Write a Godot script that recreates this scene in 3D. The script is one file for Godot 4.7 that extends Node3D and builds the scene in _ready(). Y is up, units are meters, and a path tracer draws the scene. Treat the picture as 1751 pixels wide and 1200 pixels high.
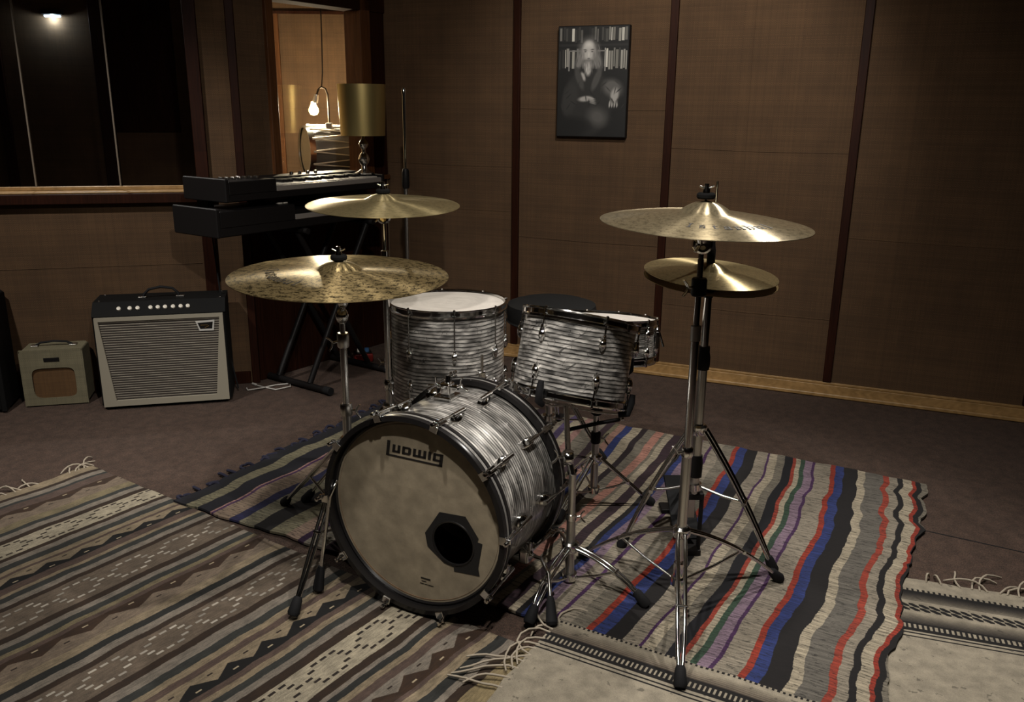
extends Node3D
# Recording-studio live room with a pearl drum kit, built in metres.

class MB:
	var v := PackedVector3Array()
	var n := PackedVector3Array()
	var t := PackedVector2Array()
	var ix := PackedInt32Array()
	func vert(p: Vector3, nn: Vector3, uv := Vector2.ZERO) -> int:
		v.append(p); n.append(nn); t.append(uv)
		return v.size() - 1
	func tri(a: int, b: int, c: int) -> void:
		var g := (v[c] - v[a]).cross(v[b] - v[a])
		if g.dot(n[a] + n[b] + n[c]) < 0.0:
			ix.append_array([a, c, b])
		else:
			ix.append_array([a, b, c])
	func quad(a: int, b: int, c: int, d: int) -> void:
		tri(a, b, c); tri(a, c, d)
	func box(c: Vector3, s: Vector3, bev := 0.0, b := Basis()) -> MB:
		var h := s * 0.5
		var e := minf(bev, minf(h.x, minf(h.y, h.z)) * 0.9)
		var id := {}
		for sx in [-1, 1]:
			for sy in [-1, 1]:
				for sz in [-1, 1]:
					for a in 3:
						var sg := Vector3(sx, sy, sz)
						var p := Vector3(sx * h.x, sy * h.y, sz * h.z)
						for k in 3:
							if k != a: p[k] -= sg[k] * e
						var nn := Vector3.ZERO
						nn[a] = sg[a]
						var uv := Vector2(p[(a + 1) % 3], p[(a + 2) % 3])
						id[[sx, sy, sz, a]] = vert(c + b * p, b * nn, uv)
		for a in 3:
			for s2 in [-1, 1]:
				var q := []
				for st in [[-1, -1], [1, -1], [1, 1], [-1, 1]]:
					var k := [0, 0, 0, a]
					k[a] = s2; k[(a + 1) % 3] = st[0]; k[(a + 2) % 3] = st[1]
					q.append(id[k])
				quad(q[0], q[1], q[2], q[3])
		if e > 0.0:
			for a in 3:
				var a1 := (a + 1) % 3
				var a2 := (a + 2) % 3
				for s1 in [-1, 1]:
					for s2 in [-1, 1]:
						var k0 := [0, 0, 0, a1]; var k1 := [0, 0, 0, a1]; var k2 := [0, 0, 0, a2]; var k3 := [0, 0, 0, a2]
						for k in [k0, k1, k2, k3]:
							k[a1] = s1; k[a2] = s2
						k0[a] = -1; k1[a] = 1; k2[a] = 1; k3[a] = -1
						quad(id[k0], id[k1], id[k2], id[k3])
			for sx in [-1, 1]:
				for sy in [-1, 1]:
					for sz in [-1, 1]:
						tri(id[[sx, sy, sz, 0]], id[[sx, sy, sz, 1]], id[[sx, sy, sz, 2]])
		return self
	func lathe(prof: Array, seg := 32, xf := Transform3D(), ur := 1.0, vr := 1.0, hard := 0.6) -> MB:
		var m := prof.size()
		var nm := []
		var len := [0.0]
		for i in m - 1:
			var d: Vector2 = prof[i + 1] - prof[i]
			nm.append(Vector2(d.y, -d.x).normalized())
			len.append(len[i] + d.length())
		var tot: float = maxf(len[m - 1], 1e-6)
		for i in m - 1:
			var n0: Vector2 = nm[i]
			var n1: Vector2 = nm[i]
			if i > 0 and absf(nm[i].angle_to(nm[i - 1])) < hard: n0 = (nm[i] + nm[i - 1]).normalized()
			if i < m - 2 and absf(nm[i].angle_to(nm[i + 1])) < hard: n1 = (nm[i] + nm[i + 1]).normalized()
			var base := v.size()
			for k in seg + 1:
				var a := TAU * k / seg
				var ca := cos(a); var sa := sin(a)
				var p: Vector2 = prof[i]; var q: Vector2 = prof[i + 1]
				vert(xf * Vector3(p.x * ca, p.y, p.x * sa), (xf.basis * Vector3(n0.x * ca, n0.y, n0.x * sa)).normalized(), Vector2(ur * k / seg, vr * len[i] / tot))
				vert(xf * Vector3(q.x * ca, q.y, q.x * sa), (xf.basis * Vector3(n1.x * ca, n1.y, n1.x * sa)).normalized(), Vector2(ur * k / seg, vr * len[i + 1] / tot))
			for k in seg:
				var b := base + k * 2
				if prof[i].x > 1e-6: tri(b, b + 1, b + 2)
				if prof[i + 1].x > 1e-6: tri(b + 1, b + 3, b + 2)
		return self
	func tube(pts: Array, r, seg := 8, caps := true, flat := 1.0) -> MB:
		var m := pts.size()
		var up := Vector3.UP
		var t0: Vector3 = (pts[1] - pts[0]).normalized()
		if absf(t0.dot(up)) > 0.95: up = Vector3.RIGHT
		var side := t0.cross(up).normalized()
		var base := v.size()
		for i in m:
			var tg: Vector3 = (pts[mini(i + 1, m - 1)] - pts[maxi(i - 1, 0)]).normalized()
			side = (side - tg * side.dot(tg)).normalized()
			var oth := tg.cross(side).normalized()
			var rr: float = r[i] if r is Array else r
			for k in seg + 1:
				var a := TAU * k / seg
				var d := side * cos(a) + oth * sin(a) * flat
				vert(pts[i] + d * rr, (side * cos(a) * flat + oth * sin(a)).normalized(), Vector2(float(k) / seg, float(i) / (m - 1)))
		for i in m - 1:
			for k in seg:
				var b := base + i * (seg + 1) + k
				quad(b, b + 1, b + seg + 2, b + seg + 1)
		if caps:
			for e in [0, m - 1]:
				var tg2: Vector3 = (pts[1] - pts[0]) if e == 0 else (pts[m - 1] - pts[m - 2])
				var nn := tg2.normalized() * (-1.0 if e == 0 else 1.0)
				var c := vert(pts[e], nn)
				var f := v.size()
				for k in seg + 1:
					vert(v[base + e * (seg + 1) + k], nn)
				for k in seg:
					tri(c, f + k, f + k + 1)
		return self
	func rod(a: Vector3, b: Vector3, r: float, seg := 8) -> MB:
		return tube([a, b], r, seg)
	func prism(poly: Array, d: float, xf := Transform3D()) -> MB:
		# a polygon in x/y, from z = 0 to z = d
		var pp := PackedVector2Array(poly)
		var tr := Geometry2D.triangulate_polygon(pp)
		for z in [0.0, d]:
			var nn := xf.basis * Vector3(0, 0, -1 if z == 0.0 else 1)
			if d < 0.0: nn = -nn
			var base := v.size()
			for p in pp: vert(xf * Vector3(p.x, p.y, z), nn, p)
			for i in range(0, tr.size(), 3): tri(base + tr[i], base + tr[i + 1], base + tr[i + 2])
		var ctr := Vector2.ZERO
		for p in pp: ctr += p / pp.size()
		var cw := Geometry2D.is_polygon_clockwise(pp)
		for i in pp.size():
			var p: Vector2 = pp[i]; var q: Vector2 = pp[(i + 1) % pp.size()]
			var e := (q - p).normalized()
			var o := Vector2(e.y, -e.x) if not cw else Vector2(-e.y, e.x)
			var nn := xf.basis * Vector3(o.x, o.y, 0)
			quad(vert(xf * Vector3(p.x, p.y, 0), nn), vert(xf * Vector3(q.x, q.y, 0), nn), vert(xf * Vector3(q.x, q.y, d), nn), vert(xf * Vector3(p.x, p.y, d), nn))
		return self
	func disc(c: Vector3, nn: Vector3, r: float, seg := 32) -> MB:
		var s := nn.cross(Vector3.UP if absf(nn.y) < 0.9 else Vector3.RIGHT).normalized()
		var o := nn.cross(s)
		var ci := vert(c, nn, Vector2(0.5, 0.5))
		var b := v.size()
		for k in seg + 1:
			var a := TAU * k / seg
			vert(c + (s * cos(a) + o * sin(a)) * r, nn, Vector2(0.5 + 0.5 * cos(a), 0.5 + 0.5 * sin(a)))
		for k in seg: tri(ci, b + k, b + k + 1)
		return self
	func add(o: MB, xf: Transform3D) -> MB:
		var base := v.size()
		for i in o.v.size(): vert(xf * o.v[i], (xf.basis * o.n[i]).normalized(), o.t[i])
		for i in o.ix: ix.append(base + i)
		return self
	func mesh() -> ArrayMesh:
		var a := []
		a.resize(Mesh.ARRAY_MAX)
		a[Mesh.ARRAY_VERTEX] = v; a[Mesh.ARRAY_NORMAL] = n; a[Mesh.ARRAY_TEX_UV] = t; a[Mesh.ARRAY_INDEX] = ix
		var m := ArrayMesh.new()
		m.add_surface_from_arrays(Mesh.PRIMITIVE_TRIANGLES, a)
		return m

# ---------------------------------------------------------------- node helpers
func numbered(parent: Node, called: String) -> String:
	if not parent.has_node(called): return called
	var k := 1
	while parent.has_node("%s_%03d" % [called, k]): k += 1
	return "%s_%03d" % [called, k]

func thing(called: String, label: String, category: String, at := Vector3.ZERO, turn := 0.0, group := "") -> Node3D:
	var o := Node3D.new()
	o.name = numbered(self, called)
	add_child(o)
	o.position = at
	o.rotation.y = turn
	o.set_meta("label", label)
	o.set_meta("category", category)
	if group: o.set_meta("group", group)
	return o

func setting(called: String, at := Vector3.ZERO, turn := 0.0) -> Node3D:
	var o := Node3D.new()
	o.name = numbered(self, called)
	add_child(o)
	o.position = at
	o.rotation.y = turn
	o.set_meta("kind", "structure")
	return o

func part(parent: Node, called: String, shape, m: Material, at := Transform3D(), label := "") -> MeshInstance3D:
	var o := MeshInstance3D.new()
	o.name = numbered(parent, called)
	o.mesh = shape.mesh() if shape is MB else shape
	o.material_override = m
	o.cast_shadow = GeometryInstance3D.SHADOW_CASTING_SETTING_ON
	parent.add_child(o)
	o.transform = at
	if label: o.set_meta("label", label)
	return o

func V(x: float, y: float, z: float) -> Vector3: return Vector3(x, y, z)
func T(p: Vector3, b := Basis()) -> Transform3D: return Transform3D(b, p)
func along(a: Vector3, b: Vector3) -> Basis:
	# a basis whose y axis runs from a to b
	var y := (b - a).normalized()
	var x := y.cross(Vector3.FORWARD if absf(y.z) < 0.9 else Vector3.RIGHT).normalized()
	return Basis(x, y, x.cross(y).normalized())

# ---------------------------------------------------------------- materials
var M := {}

func std(key: String, c: Color, rough := 0.6, metal := 0.0) -> StandardMaterial3D:
	var m := StandardMaterial3D.new()
	m.resource_name = key
	m.albedo_color = c
	m.roughness = rough
	m.metallic = metal
	M[key] = m
	return m

func lin(r: float, g: float, b: float) -> Color: return Color(r, g, b).linear_to_srgb()

func noise(seed: int, f: float, oct := 4, kind := FastNoiseLite.TYPE_SIMPLEX_SMOOTH) -> FastNoiseLite:
	var x := FastNoiseLite.new()
	x.noise_type = kind
	x.seed = seed
	x.frequency = f
	x.fractal_octaves = oct
	return x

func img(w: int, h: int, data: PackedByteArray) -> ImageTexture:
	return ImageTexture.create_from_image(Image.create_from_data(w, h, false, Image.FORMAT_RGB8, data))

func b8(x: float) -> int: return clampi(int(x * 255.0 + 0.5), 0, 255)

func put(d: PackedByteArray, i: int, c: Color, k: float) -> void:
	d[i] = b8(c.r * k); d[i + 1] = b8(c.g * k); d[i + 2] = b8(c.b * k)

func woven(w: int, seed: int, contrast: float) -> ImageTexture:
	# coarse plain weave: threads over and under, uneven thickness
	var rng := RandomNumberGenerator.new()
	rng.seed = seed
	var nz := noise(seed, 0.012, 3)
	var th := 4
	var rows := []
	var cols := []
	for i in w / th:
		rows.append(rng.randf_range(-1, 1)); cols.append(rng.randf_range(-1, 1))
	var d := PackedByteArray()
	d.resize(w * w * 3)
	for y in w:
		for x in w:
			var over := ((x / th) + (y / th)) % 2 == 0
			var k: float = (rows[y / th] if over else cols[x / th]) * 0.5 + (0.35 if over else -0.2)
			if x % th == 0 or y % th == 0: k -= 0.5
			k = 0.80 + contrast * (k * 0.13 + nz.get_noise_2d(x * 0.5, y * 0.5) * 0.08)
			put(d, (y * w + x) * 3, Color.WHITE, k)
	return img(w, w, d)

func grain(w: int, h: int, seed: int, dark: Color, light: Color) -> ImageTexture:
	# wood grain that runs along the image's height
	var a := noise(seed, 0.05, 4)
	var b := noise(seed + 1, 0.008, 3)
	var d := PackedByteArray()
	d.resize(w * h * 3)
	for y in h:
		for x in w:
			var k := a.get_noise_2d(x * 3.0 + b.get_noise_2d(x, y) * 20.0, y * 0.12) * 0.8 + b.get_noise_2d(x * 1.0, y * 0.3) * 0.5 + 0.5
			put(d, (y * w + x) * 3, dark.lerp(light, clampf(k, 0, 1)), 1.0)
	return img(w, h, d)

func speckle(w: int, seed: int, amount: float, mottled: float, mid := 0.72) -> ImageTexture:
	var rng := RandomNumberGenerator.new()
	rng.seed = seed
	var nz := noise(seed, 0.02, 4)
	var d := PackedByteArray()
	d.resize(w * w * 3)
	for y in w:
		for x in w:
			var k := mid + rng.randf_range(-1, 1) * amount + nz.get_noise_2d(x, y) * mottled
			put(d, (y * w + x) * 3, Color.WHITE, k)
	return img(w, w, d)

func pearl(w: int, h: int, seed: int) -> ImageTexture:
	# oyster pearl wrap: torn ribbons of grey and silver that run round the shell (along u)
	var a := noise(seed, 0.02, 3)
	var b := noise(seed + 5, 0.02, 3)
	var c := noise(seed + 9, 0.004, 2)
	var d := PackedByteArray()
	d.resize(w * h * 3)
	for y in h:
		for x in w:
			var wob := b.get_noise_2d(x * 0.16, y * 0.2) * 6.0 + c.get_noise_2d(x * 0.9, y) * 8.0
			var yy := (y + wob) / 16.0 + 40.0
			var rib := floorf(yy)
			var f := yy - rib
			# each ribbon is cut into lengths with a tone of their own
			var tone := a.get_noise_2d(x * 0.5 + rib * 91.0, rib * 37.0)
			var k := (0.66 + tone * 0.34) * (0.78 + 0.34 * sin(PI * f))
			# crinkles like foil: bright creases across the ribbon
			var cr := absf(b.get_noise_2d(x * 0.55 + rib * 7.0, y * 1.1))
			k += (0.18 - cr) * 0.5
			k += a.get_noise_2d(x * 0.25, (y + wob) * 5.0) * 0.10
			# thin dark tears between ribbons, here and there a slanting one
			var tear := b.get_noise_2d(x * 0.9 + 300.0, rib * 19.0)
			if f < 0.11 + tear * 0.16: k *= 0.16
			elif f < 0.20 + tear * 0.16: k *= 0.55
			if absf(c.get_noise_2d(x * 5.0 + y * 3.0, y * 2.0)) < 0.012: k *= 0.55
			k = clampf(k, 0.05, 1.0)
			put(d, (y * w + x) * 3, Color(0.95, 0.93, 0.90), k)
	return img(w, h, d)

func kilim_cloth() -> ImageTexture:
	# 2.0 m across the stripes (image height), 1.7 m along them (image width)
	var W := 1360
	var H := 1600
	var tan_ := Color("a8967a"); var br := Color("3c2a1b"); var lt := Color("9b9082"); var sl := Color("3d3e3a"); var tp := Color("80705f")
	var pk := Color("93816e"); var ol := Color("948667"); var cr := Color("c9bda3"); var mv := Color("6a564c"); var bk := Color("0c0b0b"); var rb := Color("46301f"); var yt := Color("ab9870")
	var st := [[0.05, tan_], [0.07, br], [0.10, lt], [0.115, sl], [0.16, mv], [0.205, pk], [0.245, pk], [0.285, ol], [0.307, sl], [0.335, lt], [0.36, br], [0.45, cr], [0.47, br], [0.497, lt], [0.526, sl], [0.548, tan_], [0.560, mv], [0.617, tan_], [0.65, mv], [0.665, tan_], [0.69, sl], [0.715, lt], [0.735, br], [0.855, tp], [0.88, br], [0.903, lt], [0.927, sl], [0.945, ol], [0.968, mv], [1.04, pk], [1.072, tan_], [1.098, sl.darkened(0.3)], [1.125, lt], [1.145, br], [1.25, tp], [1.275, br], [1.31, lt], [1.338, sl], [1.36, tan_], [1.382, mv], [1.445, tan_], [1.468, mv], [1.488, tan_], [1.51, sl], [1.533, lt], [1.562, br], [1.665, cr], [1.69, br], [1.705, lt], [1.725, sl.darkened(0.2)], [1.745, tan_], [1.77, mv], [1.83, lt], [1.845, mv], [1.872, tan_], [1.90, sl.darkened(0.2)], [1.92, lt], [1.945, br], [2.1, yt]]
	# zigzags: e from, e to, colour, period, which way the teeth point
	var zig := [[0.160, 0.205, rb, 0.13, 1], [0.578, 0.618, bk, 0.105, -1], [0.962, 1.008, rb, 0.13, 1], [1.400, 1.448, bk, 0.105, -1], [1.785, 1.832, rb, 0.105, -1]]
	var rng := RandomNumberGenerator.new()
	rng.seed = 4
	var nz := noise(21, 0.01, 3)
	var fine := noise(22, 0.09, 2)
	var d := PackedByteArray()
	d.resize(W * H * 3)
	for y in H:
		var e0 := 2.0 * y / H
		for x in W:
			var s := 1.7 * x / W
			var e := e0 + nz.get_noise_2d(x * 0.6, y * 0.3) * 0.006
			var c: Color = yt
			for q in st:
				if e < q[0]:
					c = q[1]
					break
			for z in zig:
				if e > z[0] and e < z[1]:
					var f: float = (e - z[0]) / (z[1] - z[0])
					var ph := fmod(s / z[3] + 10.0, 1.0)
					var tooth := 1.0 - absf(ph * 2.0 - 1.0)
					var lev: float = 0.35 + 0.65 * tooth
					if z[4] > 0:
						if f < lev: c = z[2]
					elif 1.0 - f < lev: c = z[2]
			var k := 0.9 + rng.randf_range(-0.10, 0.10) + fine.get_noise_2d(x * 0.3, y * 2.0) * 0.14 + nz.get_noise_2d(x * 2.0, y * 2.0) * 0.12
			if y % 3 == 0: k *= 0.93
			put(d, (y * W + x) * 3, c, k)
	var im := Image.create_from_data(W, H, false, Image.FORMAT_RGB8, d)
	# little dashes: diamonds in the wide bands, one in every zigzag tooth
	for band in [[0.405, Color("3c2f26"), 0.030], [0.795, Color("d6cdbd"), 0.036], [1.198, Color("d6cdbd"), 0.034], [1.613, Color("32271f"), 0.034]]:
		var g: float = band[2]
		var s0 := 0.02
		while s0 < 1.68:
			for o in [[-0.03, -g], [0.0, -g], [0.03, -g], [-0.048, -g * 0.5], [0.048, -g * 0.5], [-0.064, 0.0], [0.064, 0.0], [-0.048, g * 0.5], [0.048, g * 0.5], [-0.03, g], [0.0, g], [0.03, g]]:
				var cs: float = s0 + o[0] + o[1] * 0.35
				im.fill_rect(Rect2i(int(cs / 1.7 * W) - 8, int((band[0] + o[1]) / 2.0 * H) - 3, 16, 6), band[1].darkened(rng.randf_range(0.0, 0.25)))
			s0 += 0.16
	for z in zig:
		var s1 := 0.0
		while s1 < 1.68:
			var mid: float = (z[0] + z[1]) * 0.5
			var inner: float = mid - z[4] * 0.010
			var outer: float = mid + z[4] * 0.020
			im.fill_rect(Rect2i(int((s1 + z[3] * 0.5) / 1.7 * W) - 6, int(inner / 2.0 * H) - 2, 13, 4), Color("c4b394"))
			im.fill_rect(Rect2i(int(s1 / 1.7 * W) - 6, int(outer / 2.0 * H) - 2, 12, 4), Color("30241c"))
			s1 += z[3]
	return ImageTexture.create_from_image(im)

func rag_cloth() -> ImageTexture:
	# 2.24 m across the stripes (image width), 1.46 m along them (image height)
	var W := 1600
	var H := 900
	var nv := Color("10101f"); var gr := Color("8b8374"); var lg := Color("a89d8b"); var cm := Color("c4b79e"); var bb := Color("171213"); var rd := Color("ab3a26"); var bl := Color("2f3f80")
	var pu := Color("512c5c"); var pk := Color("b78d84"); var pe := Color("cf9583"); var og := Color("8a8368"); var mr := Color("3f2a33"); var gn := Color("3c5744"); var mo := Color("9c8496"); var dg := Color("6a645a")
	var st := [[0.03, nv], [0.063, nv.darkened(0.3)], [0.114, og], [0.177, nv], [0.185, pk], [0.195, pu], [0.269, pk.lerp(og, 0.6)], [0.308, Color("262550")], [0.371, og.lightened(0.1)], [0.439, bb], [0.50, og], [0.551, pk.lerp(og, 0.5)], [0.577, pu.darkened(0.2)], [0.65, gr], [0.70, mr], [0.76, gr], [0.80, bb], [0.83, lg], [0.86, Color("6b5a86")], [0.90, cm], [0.93, pk], [1.0, gr], [1.03, mr], [1.05, og], [1.08, pe.lerp(gr, 0.3)], [1.11, bl], [1.148, cm], [1.171, mr.darkened(0.3)], [1.205, gr], [1.238, pe], [1.25, gr], [1.277, cm], [1.312, mr], [1.335, cm], [1.352, bb], [1.372, bl], [1.40, mo], [1.44, lg], [1.452, pu], [1.49, lg], [1.533, gr], [1.55, rd], [1.583, bl], [1.626, bb], [1.671, lg], [1.679, pu], [1.71, cm], [1.741, gr], [1.772, nv.darkened(0.3)], [1.785, rd.lightened(0.05)], [1.803, cm], [1.820, gn], [1.848, mo], [1.858, pu], [1.914, lg], [1.931, rd], [1.961, bl], [2.011, bb], [2.038, cm], [2.097, dg.lightened(0.1)], [2.116, rd.lightened(0.06)], [2.143, lg], [2.16, bb], [2.19, cm], [2.202, rd], [2.218, bb], [2.4, gr]]
	var rng := RandomNumberGenerator.new()
	rng.seed = 9
	var nz := noise(31, 0.006, 3)
	var fine := noise(32, 0.06, 2)
	var rows := []
	for y in H: rows.append(rng.randf_range(-1, 1))
	var d := PackedByteArray()
	d.resize(W * H * 3)
	for y in H:
		var vv := 1.46 * y / H
		var sh := 0.035 * sin(PI * vv / 1.46)
		for x in W:
			var u := 2.24 * x / W - sh * smoothstep(0.0, 0.8, 2.24 * x / W) - nz.get_noise_2d(x * 0.3, y * 0.55) * 0.018
			var c: Color = gr
			for q in st:
				if u < q[0]:
					c = q[1]
					break
			# rags: each pass of the weft is a twisted strip with its own tone
			var k: float = 0.9 + rows[y] * 0.05 + rng.randf_range(-0.07, 0.07) + fine.get_noise_2d(x * 0.15, y * 3.0) * 0.22
			if fine.get_noise_2d(x * 0.5 + 500.0, y * 4.0) > 0.42: k *= 0.62
			put(d, (y * W + x) * 3, c, k)
	return img(W, H, d)

func blanket_cloth(narrow: bool) -> ImageTexture:
	# image height: 0.9 m across the bands, from the fringed or toothed edge; width 1.0 m along them
	var W := 900
	var H := 900
	var cr := Color("b8ad98"); var bk := Color("0f0b0a"); var bn := Color("4a382d")
	var rng := RandomNumberGenerator.new()
	rng.seed = 3
	var nz := noise(41, 0.02, 4)
	var d := PackedByteArray()
	d.resize(W * H * 3)
	for y in H:
		var p := 0.9 * y / H
		for x in W:
			var s := 1.0 * x / W
			var c := cr
			var q := p if narrow else p
			if narrow:
				if q < 0.008: c = bk if fmod(s, 0.013) < 0.006 else cr
				elif q < 0.060: c = cr.lerp(bn.darkened(0.3), clampf((q - 0.018) / 0.05, 0, 1) * (0.75 + 0.25 * sin(q * 900.0)))
				elif q < 0.072: c = bk
				elif q < 0.092: c = (cr if fmod(s, 0.012) < 0.0055 else bk)
				elif q < 0.104: c = bk
				elif absf(q - 0.116) < 0.003 or absf(q - 0.130) < 0.0025: c = bk
			else:
				var o := 0.0
				if q > 0.57: o = 0.57; q = 0.345 - (q - 0.57)
				if q > 0.060 and q < 0.072: c = bk if fmod(s, 0.014) < 0.006 else cr
				elif q >= 0.072 and q < 0.084: c = bk
				elif q >= 0.084 and q < 0.128: c = bk.lerp(cr, clampf((q - 0.08) / 0.05, 0, 1) * (0.8 + 0.2 * sin(q * 1100.0)))
				elif q >= 0.143 and q < 0.180:
					var ph := fmod(s / 0.026, 1.0)
					var dz := absf(fmod(q - 0.143, 0.0185) / 0.0185 - ph)
					if dz < 0.40: c = bk
				elif q >= 0.190 and q < 0.240: c = cr.lerp(bk, clampf((q - 0.19) / 0.05, 0, 1) * (0.8 + 0.2 * sin(q * 1100.0)))
				elif q >= 0.240 and q < 0.249: c = bk
				elif q >= 0.249 and q < 0.268: c = cr if fmod(s, 0.013) < 0.007 else bk
				elif q >= 0.268 and q < 0.282: c = bk
				elif absf(q - 0.292) < 0.003 or absf(q - 0.308) < 0.0025: c = bk
			var k := 0.93 + rng.randf_range(-0.08, 0.08) + nz.get_noise_2d(x, y) * 0.14
			if nz.get_noise_2d(x * 1.3 + 900.0, y * 1.3) > 0.55: k *= 0.75
			put(d, (y * W + x) * 3, c, k)
	return img(W, H, d)

func blob(im: Image, c: Vector2, r: Vector2, g: float, soft := 0.25, tilt := 0.0) -> void:
	# a soft grey ellipse of paint
	var m := maxf(r.x, r.y) * 1.1
	for y in range(maxi(0, int(c.y - m)), mini(im.get_height(), int(c.y + m))):
		for x in range(maxi(0, int(c.x - m)), mini(im.get_width(), int(c.x + m))):
			var p := (Vector2(x, y) - c).rotated(-tilt)
			var q := Vector2(p.x / r.x, p.y / r.y).length()
			if q < 1.0:
				var a := clampf((1.0 - q) / soft, 0, 1)
				var o := im.get_pixel(x, y).r
				var w := lerpf(o, g, a)
				im.set_pixel(x, y, Color(w, w, w))

func portrait_print() -> ImageTexture:
	# a generic monochrome print: an old man with long pale hair and beard, seated before bookshelves
	var W := 256
	var H := 384
	var im := Image.create(W, H, false, Image.FORMAT_RGB8)
	var rng := RandomNumberGenerator.new()
	rng.seed = 12
	im.fill(Color(0.05, 0.05, 0.05))
	for row in [[0, 58], [72, 150]]:
		var x := 4
		while x < W - 6:
			var w := rng.randi_range(5, 12)
			var g := rng.randf_range(0.08, 0.62)
			g = minf(g * 1.25, 0.8)
			if x > 70 and x < 170: g *= 0.5
			im.fill_rect(Rect2i(x, row[0] + rng.randi_range(2, 12), w - 2, row[1] - row[0] - 14), Color(g, g, g * 0.97))
			x += w
	im.fill_rect(Rect2i(0, 60, W, 8), Color(0.12, 0.12, 0.12))
	im.fill_rect(Rect2i(38, 84, 5, 70), Color(0.5, 0.5, 0.5)); im.fill_rect(Rect2i(172, 84, 5, 70), Color(0.5, 0.5, 0.5)); im.fill_rect(Rect2i(38, 82, 139, 4), Color(0.45, 0.45, 0.45))
	blob(im, Vector2(112, 262), Vector2(100, 130), 0.13, 0.15)
	blob(im, Vector2(46, 250), Vector2(34, 72), 0.17, 0.35, 0.2)
	blob(im, Vector2(205, 212), Vector2(50, 40), 0.34, 0.5, 0.5)
	# hair, forehead, cheeks
	blob(im, Vector2(112, 82), Vector2(50, 58), 0.40, 0.5)
	blob(im, Vector2(80, 116), Vector2(20, 46), 0.44, 0.6, 0.25)
	blob(im, Vector2(147, 118), Vector2(21, 46), 0.42, 0.6, -0.25)
	for k in 26:
		var hx := 66.0 + rng.randf() * 92.0
		blob(im, Vector2(hx, 70.0 + rng.randf() * 70.0), Vector2(2.0, 16.0), 0.25 + rng.randf() * 0.4, 0.8, (112.0 - hx) * 0.006)
	blob(im, Vector2(112, 84), Vector2(29, 44), 0.66, 0.45)
	blob(im, Vector2(112, 62), Vector2(22, 16), 0.76, 0.9)
	blob(im, Vector2(92, 96), Vector2(9, 20), 0.50, 0.9, 0.1); blob(im, Vector2(133, 97), Vector2(9, 20), 0.46, 0.9, -0.1)
	blob(im, Vector2(99, 80), Vector2(10, 3.5), 0.30, 0.8, 0.12); blob(im, Vector2(126, 79), Vector2(10, 3.5), 0.30, 0.8, -0.12)
	blob(im, Vector2(100, 86), Vector2(6, 3), 0.22, 0.8); blob(im, Vector2(125, 86), Vector2(6, 3), 0.22, 0.8)
	blob(im, Vector2(113, 96), Vector2(6, 15), 0.74, 0.8)
	blob(im, Vector2(113, 110), Vector2(8, 3.5), 0.34, 0.8)
	blob(im, Vector2(112, 118), Vector2(20, 7), 0.36, 0.7)
	blob(im, Vector2(112, 136), Vector2(23, 26), 0.60, 0.7)
	blob(im, Vector2(112, 156), Vector2(14, 20), 0.66, 0.7)
	for k in 18: blob(im, Vector2(96.0 + rng.randf() * 34.0, 128.0 + rng.randf() * 34.0), Vector2(1.8, 12.0), 0.3 + rng.randf() * 0.5, 0.8)
	# lapels, shirt
	blob(im, Vector2(94, 172), Vector2(10, 22), 0.62, 0.5, -0.4)
	blob(im, Vector2(80, 180), Vector2(15, 52), 0.24, 0.4, -0.38); blob(im, Vector2(144, 182), Vector2(15, 52), 0.27, 0.4, 0.38)
	# hands
	blob(im, Vector2(104, 250), Vector2(34, 13), 0.60, 0.5, -0.12)
	for k in 4: blob(im, Vector2(126 + k * 2, 247 + k * 6), Vector2(22, 4), 0.62 - 0.06 * k, 0.6, 0.25)
	blob(im, Vector2(213, 238), Vector2(19, 34), 0.60, 0.45, 0.15)
	for k in 4: blob(im, Vector2(196 + k * 9, 268), Vector2(4.5, 17), 0.60, 0.5, 0.1)
	# knees
	blob(im, Vector2(152, 314), Vector2(56, 46), 0.30, 0.7, 0.5)
	blob(im, Vector2(60, 350), Vector2(80, 44), 0.05, 0.5)
	for k in 30: blob(im, Vector2(rng.randf() * 250.0, 170.0 + rng.randf() * 150.0), Vector2(3, 18), 0.06 + rng.randf() * 0.14, 0.9, rng.randf_range(-1, 1))
	return ImageTexture.create_from_image(im)

func grille_cloth() -> ImageTexture:
	var W := 512
	var d := PackedByteArray()
	d.resize(W * W * 3)
	var rng := RandomNumberGenerator.new()
	rng.seed = 6
	for y in W:
		var ph := y % 16
		for x in W:
			var k := 0.50 + rng.randf_range(-0.12, 0.12)
			if (x + y) % 3 == 0: k *= 0.65
			var c := Color("4b423a")
			if ph < 4: c = Color("cfc6b4")
			elif ph < 8: c = Color("100e0c")
			put(d, (y * W + x) * 3, c, k + 0.35)
	return img(W, W, d)

func patina(seed: int, dark: float) -> ImageTexture:
	# cast bronze: hammered, mottled, lathe rings
	var W := 512
	var nz := noise(seed, 0.03, 4)
	var sp := noise(seed + 3, 0.12, 2)
	var d := PackedByteArray()
	d.resize(W * W * 3)
	for y in W:
		for x in W:
			var k := 1.0 + nz.get_noise_2d(x, y) * dark + clampf(sp.get_noise_2d(x, y) - 0.1, -1, 0.2) * dark * 0.8
			if y % 5 == 0: k *= 0.93
			put(d, (y * W + x) * 3, Color.WHITE, clampf(k, 0.15, 1.0))
	return img(W, W, d)

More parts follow.
